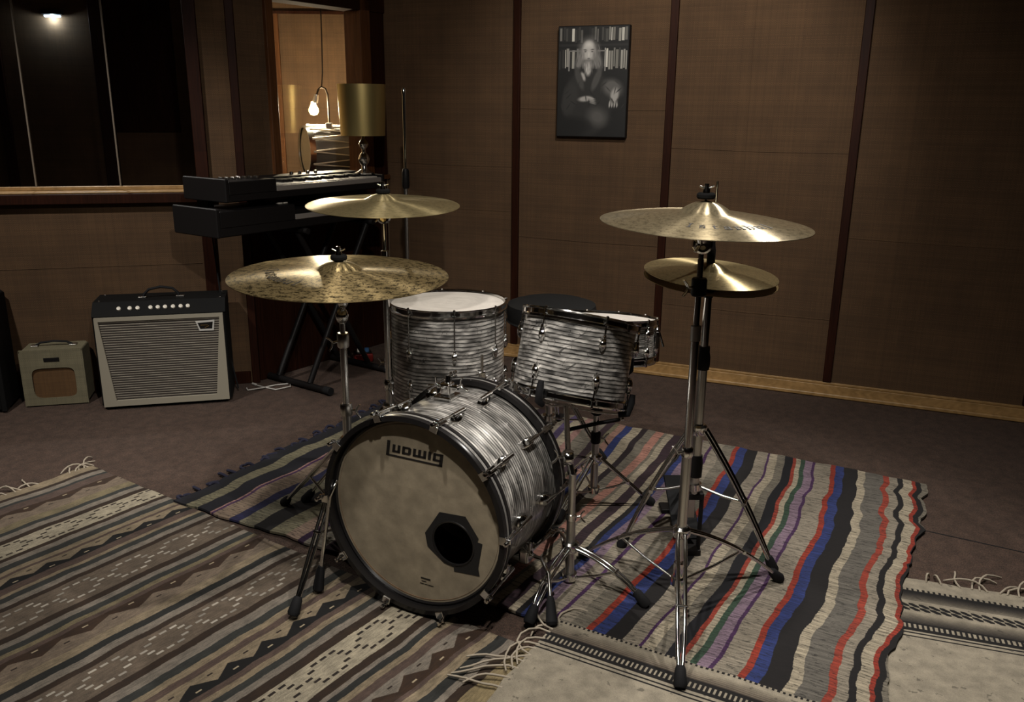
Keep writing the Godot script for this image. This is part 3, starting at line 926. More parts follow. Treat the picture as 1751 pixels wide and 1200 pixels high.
func build_rugs() -> void:
	var rng := RandomNumberGenerator.new()
	rng.seed = 77
	# striped kilim at the left; e runs across the stripes, s along them
	var o := Vector2(-1.582, -2.954)
	var e := Vector2(0.829, 0.559)
	var s := Vector2(-0.559, 0.829)
	var k := thing("kilim_rug", "large flat-woven beige and brown rug with zigzag and dashed stripes, at left", "rug")
	part(k, "weave", rug_mesh(o, e, s, 2.0, 1.7, 60, 48, 0.0005, 0.0045, 5, 0.004, 0.008, func(a, b): return Vector2(b, a)), M.kilim)
	for q in [[0.015, 0.10], [0.03, 0.11], [0.05, 0.10], [0.065, 0.08], [0.085, 0.07], [0.20, 0.07], [0.23, 0.09], [0.26, 0.10], [0.28, 0.07], [0.31, 0.11], [0.345, 0.08], [0.40, 0.06], [0.45, 0.07], [0.52, 0.08]]:
		part(k, "fringe_strand", strand(rng, o + s * q[0] + e * 0.01, -e, q[1], 0.001, 0.003, 0.02), M.yarn)
	for i in 9:
		part(k, "fringe_strand", strand(rng, o + e * 1.995 + s * (0.25 + i * 0.12), e, 0.06, 0.001, 0.0028), M.yarn)
	# multicoloured rag rug under the drums; u runs across the stripes
	var L := Vector2(-1.144, -2.645)
	var u := Vector2(0.877, 0.481)
	var v := Vector2(0.481, -0.877)
	var r := thing("rag_rug", "grey rag rug with red, blue and black stripes under the drum kit", "rug")
	part(r, "weave", rug_mesh(L, u, v, 2.235, 1.455, 110, 70, 0.006, 0.007, 8, 0.010, 0.016, func(a, b): return Vector2(a, b)), M.rag)
	for i in 34:
		part(r, "fringe_tuft", strand(rng, L + v * (0.02 + i * 0.042) + u * 0.005, -u, rng.randf_range(0.03, 0.06), 0.004, 0.006, 0.008), M.navy_rag)
	# cream blankets
	var b1 := thing("woven_blanket", "cream woven blanket with dark zigzag bands under the rag rug's right end", "blanket", Vector3.ZERO, 0.0, "cream woven blankets")
	var bu := Vector2(0.952, 0.305)
	var bv := Vector2(-0.305, 0.952)
	var bo := Vector2(1.16, -2.209) - bu * 0.22
	part(b1, "weave", rug_mesh(bo, bu, bv, 1.3, 0.9, 40, 30, 0.0005, 0.004, 12, 0.002, 0.006, func(a, b): return Vector2(a * 1.3, b)), M.blanket)
	for q in [[0.36, 0.10], [0.39, 0.12], [0.41, 0.14], [0.43, 0.12], [0.46, 0.10], [0.48, 0.13], [0.51, 0.12], [0.54, 0.10], [0.57, 0.08], [0.62, 0.07], [0.68, 0.08], [0.27, 0.04], [0.31, 0.05]]:
		part(b1, "fringe_strand", strand(rng, bo + bu * q[0] + bv * 0.01, -bv, q[1], 0.001, 0.0032, 0.02), M.yarn)
	var b2 := thing("woven_blanket", "cream woven blanket with a toothed dark band along the rag rug's near edge", "blanket", Vector3.ZERO, 0.0, "cream woven blankets")
	var co := L + u * 1.44 + v * 0.012
	part(b2, "weave", rug_mesh(co, u, -v, 0.98, 0.75, 40, 30, 0.014, 0.003, 15, 0.002, 0.006, func(a, b): return Vector2(a * 0.98, b * 0.75 / 0.9)), M.blanket_banded)
	for q in [[0.01, 0.12], [0.02, 0.10], [0.03, 0.08], [0.045, 0.16], [0.06, 0.18], [0.09, 0.15], [0.12, 0.17], [0.14, 0.12], [0.17, 0.18], [0.20, 0.15], [0.23, 0.17], [0.27, 0.12], [0.31, 0.14]]:
		part(b2, "fringe_strand", strand(rng, co - v * q[0] + u * 0.012, -u, q[1], 0.013, 0.0030, 0.012), M.yarn)

# ---------------------------------------------------------------- picture
func build_picture() -> void:
	var p := thing("portrait_print", "black and white canvas print of a seated long-haired bearded man", "picture", C + Basis(Vector3.UP, BT) * V(1.183, 1.438, 0.0), BT)
	bar(p, "canvas", -0.178, 0.178, -0.258, 0.258, 0.001, 0.034, M.plastic, 0.003)
	var m := MB.new()
	var a := m.vert(V(-0.174, 0.254, 0.0345), Vector3.BACK, Vector2(0, 0)); var b := m.vert(V(0.174, 0.254, 0.0345), Vector3.BACK, Vector2(1, 0))
	var c := m.vert(V(0.174, -0.254, 0.0345), Vector3.BACK, Vector2(1, 1)); var d := m.vert(V(-0.174, -0.254, 0.0345), Vector3.BACK, Vector2(0, 1))
	m.quad(a, b, c, d)
	part(p, "print", m, M.portrait)

# ---------------------------------------------------------------- drum kit
func ball(c: Vector3, r: Vector3, seg := 14, b := Basis()) -> MB:
	var pr := []
	for i in 9:
		var a := -PI / 2 + PI * i / 8.0
		pr.append(Vector2(maxf(cos(a), 0.0), sin(a)))
	return MB.new().lathe(pr, seg, Transform3D(b * Basis.from_scale(r), c), 1.0, 1.0, 1.5)

func loc(n: Node3D, x: float, y: float, z: float) -> Vector3:
	return n.transform.affine_inverse() * Vector3(x, y, z)

func wing(parent: Node, called: String, at: Vector3, dir: Vector3, size := 0.02) -> MeshInstance3D:
	# wing bolt: shank and two flat ears
	var m := MB.new()
	m.rod(Vector3.ZERO, V(0, size, 0), size * 0.22, 8)
	m.tube([V(0, size * 0.8, 0), V(size * 0.6, size * 1.1, 0), V(size * 1.1, size * 1.6, 0)], [size * 0.25, size * 0.32, size * 0.26], 8, true, 0.45)
	m.tube([V(0, size * 0.8, 0), V(-size * 0.6, size * 1.1, 0), V(-size * 1.1, size * 1.6, 0)], [size * 0.25, size * 0.32, size * 0.26], 8, true, 0.45)
	return part(parent, called, m, M.chrome, T(at, along(Vector3.ZERO, dir)))

func clamp_on(root: Node, y: float, r: float, h: float, dir: Vector3, m: Material = null) -> void:
	var c := part(root, "clamp", MB.new().lathe([Vector2(0, 0), Vector2(r * 0.85, 0), Vector2(r, 0.004), Vector2(r, h - 0.004), Vector2(r * 0.85, h), Vector2(0, h)], 20), m if m else M.chrome, T(V(0, y, 0)))
	wing(c, "wing_bolt", dir.normalized() * r * 0.9 + V(0, h * 0.5, 0), dir, 0.018)

func tripod(root: Node, yt: float, yl: float, feet: Array, pr: float, gap := 0.007, r := 0.0048, bow := 0.0, m: Material = null) -> void:
	if m == null: m = M.chrome
	part(root, "leg_collar", MB.new().lathe([Vector2(0, -0.016), Vector2(pr * 1.5, -0.016), Vector2(pr * 1.9, -0.008), Vector2(pr * 1.9, 0.010), Vector2(pr * 1.4, 0.016), Vector2(0, 0.016)], 20), m, T(V(0, yt, 0)))
	part(root, "brace_collar", MB.new().lathe([Vector2(0, -0.010), Vector2(pr * 1.6, -0.010), Vector2(pr * 1.6, 0.010), Vector2(0, 0.010)], 20), m, T(V(0, yl, 0)))
	for f in feet:
		var h := V(f.x, 0, f.z).normalized()
		var side := h.cross(Vector3.UP)
		var top := h * pr * 1.6 + V(0, yt, 0)
		var tip: Vector3 = f + V(0, 0.016, 0)
		var mid := top.lerp(tip, 0.5) + V(0, bow, 0) + h * bow * 0.4
		var g := MB.new()
		for s in [-1, 1]:
			var pts := []
			for k in 9:
				var q := k / 8.0
				var p := top.lerp(mid, q).lerp(mid.lerp(tip, q), q)
				pts.append(p + side * s * gap * (1.0 if q < 0.7 else lerpf(1.0, 0.35, (q - 0.7) / 0.3)))
			g.tube(pts, r, 8)
		var elbow := top.lerp(mid, 0.55).lerp(mid.lerp(tip, 0.55), 0.55)
		g.rod(elbow - side * gap * 1.6, elbow + side * gap * 1.6, r * 1.1, 8)
		var leg := part(root, "leg", g, m)
		var d := (tip - mid).normalized()
		part(leg, "rubber_foot", MB.new().lathe([Vector2(0, -0.030), Vector2(0.010, -0.030), Vector2(0.013, -0.022), Vector2(0.0165, 0.012), Vector2(0.013, 0.020), Vector2(0, 0.021)], 14), M.rubber, T(tip - d * 0.006, along(Vector3.ZERO, d)))
		part(root, "brace", MB.new().tube([h * pr * 1.4 + V(0, yl, 0), elbow.lerp(h * pr * 1.4 + V(0, yl, 0), 0.5) + V(0, -0.004, 0), elbow], r * 0.8, 8), m)

func tube_part(root: Node, called: String, y0: float, y1: float, r: float, m: Material, x := 0.0, z := 0.0) -> void:
	part(root, called, MB.new().lathe([Vector2(0, y0), Vector2(r, y0), Vector2(r, y1), Vector2(0, y1)], 16), m, T(V(x, 0, z)))

func felts(root: Node, at: Vector3, b: Basis) -> void:
	part(root, "felt_washer", MB.new().lathe([Vector2(0, 0), Vector2(0.019, 0), Vector2(0.022, 0.004), Vector2(0.022, 0.010), Vector2(0.019, 0.014), Vector2(0, 0.014)], 18), M.felt, T(at, b))
	part(root, "wing_nut", MB.new().lathe([Vector2(0, 0.011), Vector2(0.009, 0.011), Vector2(0.009, 0.020), Vector2(0.006, 0.028), Vector2(0.006, 0.036), Vector2(0, 0.037)], 12).tube([V(-0.017, 0.030, 0), V(0, 0.022, 0), V(0.017, 0.030, 0)], [0.004, 0.006, 0.004], 8, true, 0.6), M.chrome, T(at, b))

func tilter(root: Node, from: Vector3, to: Vector3) -> void:
	# toothed knuckle between the tube and the cymbal spindle
	var mid := from.lerp(to, 0.30)
	part(root, "tilter", MB.new().lathe([Vector2(0.010, -0.010), Vector2(0.019, -0.011), Vector2(0.024, -0.008), Vector2(0.024, 0.008), Vector2(0.019, 0.011), Vector2(0.010, 0.010), Vector2(0, 0.006)], 20, T(mid, Basis(Vector3.BACK, deg_to_rad(12.0)) * Basis(Vector3.RIGHT, PI / 2))).rod(from, mid, 0.0065).box(mid + V(0, 0.016, 0), V(0.016, 0.02, 0.014), 0.003), M.chrome)
	wing(root, "wing_bolt", mid + V(-0.002, 0, 0.012), V(-0.7, 0.1, 0.7), 0.016)
	part(root, "spindle", MB.new().rod(mid, to + V(0, 0.03, 0), 0.0038), M.chrome)
	part(root, "cymbal_seat", MB.new().lathe([Vector2(0, -0.012), Vector2(0.015, -0.012), Vector2(0.016, -0.004), Vector2(0.008, 0.0), Vector2(0, 0.0)], 18), M.felt, T(to))

func bow_y(r: float, R: float, rb: float, hb: float, hw: float) -> float:
	if r < rb:
		return hw * (1.0 - pow(rb / R, 1.7)) + hb * (1.0 - pow(r / rb, 2.2))
	return hw * (1.0 - pow(r / R, 1.7))

func cymbal_shape(R: float, rb: float, hb: float, hw: float) -> MB:
	var top := []
	var low := []
	for i in 34:
		var r := lerpf(0.006, R, i / 33.0)
		var wob := 0.00012 * sin(r * 1400.0)
		top.append(Vector2(r, bow_y(r, R, rb, hb, hw) + wob))
		low.append(Vector2(r, bow_y(r, R, rb, hb, hw) - 0.0016))
	low.reverse()
	# the underside runs from the rim to the hole, the top from the hole to the rim
	top.reverse()
	low.reverse()
	var m := MB.new().lathe(low, 96)
	m.lathe([low[33], top[0]], 96)
	m.lathe(top, 96)
	return m

func letters(text: String, size: float, rho: float, phi0: float, step: float, R: float, rb: float, hb: float, hw: float) -> ArrayMesh:
	var st := SurfaceTool.new()
	st.begin(Mesh.PRIMITIVE_TRIANGLES)
	var font := SystemFont.new()
	font.font_names = PackedStringArray(["Droid Serif"])
	for i in text.length():
		if text[i] == " ": continue
		var tm := TextMesh.new()
		tm.text = text[i]
		tm.font = font
		tm.font_size = 32
		tm.pixel_size = size / 32.0
		tm.depth = 0.0005
		tm.curve_step = 2.0
		var ph := phi0 + i * step     # measured from +z towards +x
		var out := V(sin(ph), 0, cos(ph))
		var tan_ := V(cos(ph), 0, -sin(ph))
		var p := out * rho + V(0, bow_y(rho, R, rb, hb, hw) + 0.0007, 0)
		var inn := (out * (rho - 0.01) + V(0, bow_y(rho - 0.01, R, rb, hb, hw) + 0.0007, 0) - p).normalized()
		st.append_from(tm, 0, Transform3D(Basis(tan_, inn, tan_.cross(inn)), p))
	return st.commit()

func cymbal(label: String, R: float, at: Vector3, roll: float, pitch: float, m: Material, rb: float, hb: float, hw: float, flip := false) -> Node3D:
	var c := thing("hi_hat_cymbal" if R < 0.2 else "cymbal", label, "cymbal", at)
	c.basis = Basis(Vector3.BACK, deg_to_rad(roll)) * Basis(Vector3.RIGHT, deg_to_rad(pitch + (180.0 if flip else 0.0)))
	part(c, "plate", cymbal_shape(R, rb, hb, hw), m)
	return c

func hoop_prof(R: float, h: float) -> Array:
	return [Vector2(R + 0.0015, h - 0.004), Vector2(R + 0.004, h - 0.014), Vector2(R + 0.0095, h - 0.015), Vector2(R + 0.0105, h - 0.010), Vector2(R + 0.006, h - 0.007), Vector2(R + 0.006, h + 0.005), Vector2(R + 0.0115, h + 0.009), Vector2(R + 0.0105, h + 0.012), Vector2(R + 0.003, h + 0.010), Vector2(R + 0.0015, h - 0.001)]

func tom(root: Node3D, xf: Transform3D, R: float, H: float, lugs: int, phase: float, shell_m: Material, head_m: Material, split := true) -> void:
	var h := H / 2
	part(root, "shell", MB.new().lathe([Vector2(R, -h), Vector2(R, -h * 0.33), Vector2(R, h * 0.33), Vector2(R, h)], 64), shell_m, xf)
	part(root, "batter_head", MB.new().lathe([Vector2(R + 0.001, h - 0.006), Vector2(R + 0.001, h), Vector2(R - 0.003, h + 0.003), Vector2(0.0, h + 0.003)], 64), head_m, xf)
	part(root, "resonant_head", MB.new().lathe([Vector2(0.0, -h - 0.003), Vector2(R - 0.003, -h - 0.003), Vector2(R + 0.001, -h)], 64), M.head_coated, xf)
	part(root, "top_hoop", MB.new().lathe(hoop_prof(R, h), 64), M.chrome, xf)
	var low := []
	for q in hoop_prof(R, h): low.append(Vector2(q.x, -q.y))
	low.reverse()
	part(root, "bottom_hoop", MB.new().lathe(low, 64), M.chrome, xf)
	var lug_y := minf(h * 0.46, 0.055)
	var lug_m := MB.new().add(ball(V(0, 0, 0.004), V(0.0095, 0.024, 0.013)), Transform3D()).box(V(0, 0.020, 0.008), V(0.010, 0.012, 0.012), 0.003).mesh()
	var rod_len := h - lug_y + 0.006
	var rod_m := MB.new().rod(V(0, 0.016, 0), V(0, rod_len + 0.006, 0), 0.0026, 8).box(V(0, rod_len - 0.014, -0.002), V(0.014, 0.010, 0.010), 0.003).lathe([Vector2(0, rod_len), Vector2(0.0045, rod_len), Vector2(0.0045, rod_len + 0.008), Vector2(0, rod_len + 0.010)], 8).mesh()
	for i in lugs:
		var a := phase + TAU * i / lugs
		var b := Basis(Vector3.UP, a)
		var rr := b * V(0, 0, R)
		for s in ([1, -1] if split else [1, -1]):
			var fb := b if s > 0 else b * Basis(Vector3.BACK, PI)
			part(root, "lug", lug_m, M.chrome, xf * T(rr + V(0, s * lug_y, 0), fb))
			part(root, "tension_rod", rod_m, M.chrome, xf * T(rr + fb * V(0, 0, 0.008) + V(0, s * lug_y, 0), fb))

func build_kit() -> void:
	bass_drum()
	var G := 0.014    # top of the rag rug
	# floor tom
	var ft := thing("floor_tom", "tall pearl floor tom with coated white head behind the bass drum", "floor tom", V(-0.223, G, -2.85))
	var fx := T(V(0, 0.455, 0), Basis(Vector3.RIGHT, deg_to_rad(-1.5)))
	tom(ft, fx, 0.195, 0.395, 8, 0.18, M.pearl, M.head_coated)
	for a in [0.62, 2.75, 4.75]:
		var d := V(sin(a), 0, cos(a))
		var lg := part(ft, "leg", MB.new().tube([d * 0.214 + V(0, 0.52, 0), d * 0.214 + V(0, 0.10, 0), d * 0.224 + V(0, 0.07, 0), d * 0.236 + V(0, 0.03, 0)], 0.005, 8), M.chrome)
		part(lg, "rubber_foot", MB.new().lathe([Vector2(0, 0), Vector2(0.014, 0), Vector2(0.013, 0.03), Vector2(0.007, 0.04), Vector2(0, 0.04)], 12), M.rubber, T(d * 0.236 + V(0, 0.001, 0)))
		var br := part(ft, "leg_bracket", MB.new().box(d * 0.208 + V(0, 0.44, 0), V(0.028, 0.05, 0.026), 0.006, Basis(Vector3.UP, a)), M.chrome)
		wing(br, "wing_bolt", d * 0.222 + V(0, 0.44, 0), d, 0.014)
	# rack tom in its basket stand
	var rt := thing("rack_tom", "tilted pearl tom held in a chrome basket stand", "tom", V(0.180, 0.60, -2.38))
	rt.basis = Basis(Vector3.BACK, deg_to_rad(-10.0)) * Basis(Vector3.RIGHT, deg_to_rad(-15.0))
	tom(rt, T(V(0, 0.014, 0)), 0.164, 0.226, 6, 0.30, M.pearl_tom, M.head_coated)
	basket_stand_tom(rt)
	# snare behind it
	var sn := thing("snare_drum", "shallow chrome-hooped snare drum with white head behind the tilted tom", "snare drum", V(0.300, 0.553, -2.768))
	sn.basis = Basis(Vector3.BACK, deg_to_rad(-2.0)) * Basis(Vector3.RIGHT, deg_to_rad(-8.0))
	tom(sn, T(V(0, 0.02, 0)), 0.176, 0.125, 10, 0.2, M.pearl_tom, M.head_coated)
	part(sn, "strainer", MB.new().box(V(0.183, 0.02, 0.02), V(0.016, 0.06, 0.03), 0.004).rod(V(0.19, 0.05, 0.02), V(0.206, 0.00, 0.03), 0.004), M.chrome)
	snare_stand(sn)
	# throne
	var th := thing("drum_throne", "round black padded drum throne behind the toms", "stool", V(0.150, G, -3.18))
	part(th, "seat", MB.new().lathe([Vector2(0, 0.505), Vector2(0.15, 0.505), Vector2(0.168, 0.515), Vector2(0.174, 0.55), Vector2(0.168, 0.580), Vector2(0.13, 0.592), Vector2(0, 0.595)], 40), M.vinyl)
	part(th, "piping", MB.new().lathe([Vector2(0.166, 0.510), Vector2(0.174, 0.516), Vector2(0.168, 0.522)], 40), M.vinyl)
	tube_part(th, "post", 0.06, 0.50, 0.014, M.chrome)
	tripod(th, 0.30, 0.12, [V(0.20, 0, 0.16), V(-0.24, 0, 0.10), V(0.05, 0, -0.26)], 0.016)
	cymbals_and_stands(G)

func bass_drum() -> void:
	var b := thing("bass_drum", "grey oyster-pearl bass drum with cream front head and ported hole", "bass drum", V(-0.26, 0.0, -1.992), deg_to_rad(-26.6))
	var cy := 0.291
	var X := T(V(0, cy, 0), Basis(Vector3.RIGHT, PI / 2))   # lathe axis y becomes local z (the front)
	part(b, "shell", MB.new().lathe([Vector2(0.254, -0.350), Vector2(0.254, -0.24), Vector2(0.254, -0.13), Vector2(0.254, -0.028)], 96), M.pearl, X)
	part(b, "shell_lining", MB.new().lathe([Vector2(0.246, -0.028), Vector2(0.246, -0.19), Vector2(0.246, -0.350)], 64), M.maple, X)
	for s in [0, 1]:
		var z0 := 0.0 if s == 0 else -0.336
		var pr := [Vector2(0.262, z0), Vector2(0.2755, z0 - 0.001), Vector2(0.2765, z0 - 0.004), Vector2(0.2765, z0 - 0.012), Vector2(0.275, z0 - 0.0125), Vector2(0.275, z0 - 0.0285), Vector2(0.2765, z0 - 0.029), Vector2(0.2765, z0 - 0.038), Vector2(0.2755, z0 - 0.041), Vector2(0.262, z0 - 0.042), Vector2(0.262, z0)]
		pr.reverse()
		var hp := part(b, "front_hoop" if s == 0 else "rear_hoop", MB.new().lathe(pr, 96), M.black_hoop, X)
		part(hp, "hoop_inlay", MB.new().lathe([Vector2(0.2758, z0 - 0.0245), Vector2(0.2758, z0 - 0.0165)], 96), M.pearl_tom)
	# rear head
	part(b, "rear_head", MB.new().lathe([Vector2(0.0, -0.366), Vector2(0.262, -0.364)], 64), M.head_coated, X)
	# front head: skin from the port to the rim
	var hc := Vector2(0.113, -0.058)
	var hr := 0.066
	var R := 0.2625
	var m := MB.new()
	var N := 96
	var rings := 8
	for k in N + 1:
		var a := TAU * k / N
		var d := Vector2(cos(a), sin(a))
		var bq := hc.dot(d)
		var far := -bq + sqrt(bq * bq - hc.length_squared() + R * R)
		for j in rings + 1:
			var p := hc + d * lerpf(hr, far, float(j) / rings)
			m.vert(V(p.x, p.y, 0), Vector3.BACK, p * 1.8 + Vector2(0.5, 0.5))
	for k in N:
		for j in rings:
			var q := k * (rings + 1) + j
			m.quad(q, q + 1, q + rings + 2, q + rings + 1)
	part(b, "front_head", m, M.head_front, T(V(0, cy, -0.029)))
	part(b, "head_rim", MB.new().lathe([Vector2(0.2625, -0.034), Vector2(0.2625, -0.025), Vector2(0.256, -0.0235), Vector2(0.252, -0.0285)], 96), M.black_hoop, X)
	# black tape round the port
	var tp := [Vector2(0.073, 0.022), Vector2(0.150, 0.027), Vector2(0.188, -0.026), Vector2(0.185, -0.036), Vector2(0.199, -0.038), Vector2(0.187, -0.110), Vector2(0.191, -0.132), Vector2(0.115, -0.138), Vector2(0.114, -0.126), Vector2(0.085, -0.122), Vector2(0.035, -0.086), Vector2(0.028, -0.048)]
	var tm := MB.new()
	for i in tp.size():
		for part_i in 6:
			var f0 := part_i / 6.0
			var f1 := (part_i + 1) / 6.0
			var o0: Vector2 = tp[i].lerp(tp[(i + 1) % tp.size()], f0)
			var o1: Vector2 = tp[i].lerp(tp[(i + 1) % tp.size()], f1)
			var i0 := hc + (o0 - hc).normalized() * 0.0605
			var i1 := hc + (o1 - hc).normalized() * 0.0605
			tm.quad(tm.vert(V(o0.x, o0.y, 0), Vector3.BACK), tm.vert(V(o1.x, o1.y, 0), Vector3.BACK), tm.vert(V(i1.x, i1.y, 0), Vector3.BACK), tm.vert(V(i0.x, i0.y, 0), Vector3.BACK))
	part(b, "port_tape", tm, M.tape, T(V(0, cy, -0.0282)), "black tape edging the round port")
	part(b, "port_ring", MB.new().lathe([Vector2(0.058, -0.003), Vector2(0.058, 0.001), Vector2(0.062, 0.002), Vector2(0.064, 0.0)], 40), M.black_hoop, T(V(hc.x, cy + hc.y, -0.0285), Basis(Vector3.RIGHT, PI / 2)))
	# the logo: letters joined by one long underline
	var lg := MB.new()
	var sk := Basis(Vector3(1, 0, 0), Vector3(0.14, 1, 0), Vector3(0, 0, 1))
	for q in [[-0.0880, 0.146, 0.0095, 0.041], [-0.088, 0.1445, 0.171, 0.0048],
			[-0.0700, 0.157, 0.0085, 0.0215], [-0.0545, 0.157, 0.0085, 0.0215], [-0.0700, 0.157, 0.024, 0.0055],
			[-0.0400, 0.157, 0.0085, 0.0215], [-0.0215, 0.1595, 0.0085, 0.0165], [-0.0400, 0.157, 0.0240, 0.0055], [-0.0400, 0.173, 0.0240, 0.0055],
			[-0.0070, 0.157, 0.0085, 0.0215], [0.0085, 0.157, 0.0085, 0.0215], [0.0240, 0.157, 0.0085, 0.0215], [-0.0070, 0.157, 0.0395, 0.0055],
			[0.0385, 0.157, 0.0085, 0.0215],
			[0.0530, 0.157, 0.0085, 0.0215], [0.0730, 0.1445, 0.0095, 0.034], [0.0530, 0.157, 0.025, 0.0055], [0.0530, 0.173, 0.0295, 0.0055]]:
		lg.box(V(q[0] + q[2] / 2, q[1] + q[3] / 2, 0), V(q[2], q[3], 0.0006))
	var lv := MB.new().add(lg, Transform3D(sk, V(-0.020, 0.004, 0)))
	part(b, "logo_lettering", lv, M.ink, T(V(0, cy, -0.0283)), "black lettering Ludwig")
	var sm := MB.new()
	for q in [[0.012, -0.184, 0.030, 0.0042], [0.014, -0.1925, 0.015, 0.0022], [0.009, -0.2005, 0.012, 0.0022], [0.023, -0.2005, 0.010, 0.0022], [0.035, -0.2005, 0.016, 0.0022]]:
		sm.box(V(q[0] + q[2] / 2, q[1], 0), V(q[2], q[3], 0.0005))
	part(b, "small_print", sm, M.ink, T(V(0, cy, -0.0284)))
	# claws, rods and lugs, ten at each end
	var claw := MB.new().box(V(0, 0.2800, -0.022), V(0.018, 0.007, 0.050), 0.002).box(V(0, 0.2730, 0.003), V(0.024, 0.020, 0.007), 0.002).box(V(0, 0.288, 0.000), V(0.014, 0.014, 0.012), 0.003).mesh()
	var rod := MB.new().rod(V(0, 0.288, 0.014), V(0, 0.280, -0.105), 0.0032, 8).lathe([Vector2(0, 0), Vector2(0.006, 0), Vector2(0.006, 0.008), Vector2(0, 0.010)], 8, T(V(0, 0.288, 0.012), Basis(Vector3.RIGHT, PI / 2))).mesh()
	var lug := MB.new().add(ball(V(0, 0.258, -0.118), V(0.013, 0.024, 0.034)), Transform3D()).rod(V(0, 0.2795, -0.086), V(0, 0.277, -0.145), 0.0065, 10).mesh()
	for i in 10:
		var a := deg_to_rad(17.0 + 36.0 * i)
		var tb := Basis(Vector3.BACK, -a)
		var cen := V(0, cy, 0)
		part(b, "claw_hook", claw, M.chrome, T(cen, tb))
		part(b, "tension_rod", rod, M.chrome, T(cen, tb))
		part(b, "lug", lug, M.chrome, T(cen, tb))
		var rb := tb * Basis(Vector3.UP, PI)
		var rc := V(0, cy, -0.378)
		part(b, "claw_hook", claw, M.chrome, T(rc, rb))
		part(b, "tension_rod", rod, M.chrome, T(rc, rb))
		part(b, "lug", lug, M.chrome, T(rc, rb))
	# tom mount on top of the shell
	var mt := loc(b, -0.176, 0.546, -2.211)
	var mnt := part(b, "tom_mount", MB.new().box(mt + V(0, 0.004, 0), V(0.055, 0.012, 0.062), 0.004).box(mt + V(0, 0.026, 0), V(0.034, 0.036, 0.036), 0.006).rod(mt + V(-0.03, 0.03, 0), mt + V(0.034, 0.034, 0), 0.008).rod(mt + V(0, 0.03, 0.0), mt + V(0.0, 0.058, -0.01), 0.010), M.chrome)
	wing(mnt, "wing_bolt", mt + V(0.03, 0.034, 0), V(1, 0.5, 0), 0.018)
	wing(mnt, "wing_bolt", mt + V(-0.02, 0.03, 0.01), V(-0.8, 0.7, 0.3), 0.016)
	# keystone badge
	var bp := loc(b, -0.208, 0.545, -2.035)
	var bn := V(bp.x, bp.y - cy, 0).normalized()
	var bs := V(bp.x, bp.y, bp.z)
	bs.x = bn.x * 0.2545; bs.y = cy + bn.y * 0.2545
	var bb := Basis(bn.cross(Vector3.BACK), bn, Vector3.BACK)
	part(b, "badge", MB.new().box(bs + bb * V(0.008, 0.0006, 0), V(0.016, 0.0014, 0.030), 0.0004, bb), M.badge_blue, Transform3D(), "small blue badge")
	part(b, "badge_edge", MB.new().box(bs + bb * V(-0.008, 0.0006, 0), V(0.016, 0.0012, 0.030), 0.0004, bb), M.badge_green)
	# folding spurs
	for q in [[V(-0.395, 0.33, -2.235), V(-0.475, 0.33, -2.13), V(-0.492, 0.29, -2.115), V(-0.53, 0.03, -2.095)], [V(0.045, 0.13, -2.10), V(0.085, 0.135, -2.07), V(0.105, 0.11, -2.03), V(0.110, 0.03, -1.945)]]:
		var pts := []
		for p in q: pts.append(loc(b, p.x, p.y, p.z))
		var sp := part(b, "spur", MB.new().tube(pts, 0.0055, 8), M.chrome)
		var tip: Vector3 = pts[3]
		part(sp, "rubber_foot", MB.new().lathe([Vector2(0, -0.025), Vector2(0.011, -0.025), Vector2(0.016, -0.018), Vector2(0.012, 0.035), Vector2(0.008, 0.05), Vector2(0, 0.05)], 14), M.rubber, T(tip + V(0, 0.008, 0), along(tip, pts[2])))
		var br := part(b, "spur_bracket", MB.new().box(pts[0], V(0.03, 0.045, 0.045), 0.008), M.chrome)
		wing(br, "wing_bolt", pts[0], (pts[1] - pts[0]).normalized() + V(0, 0.6, 0), 0.022)

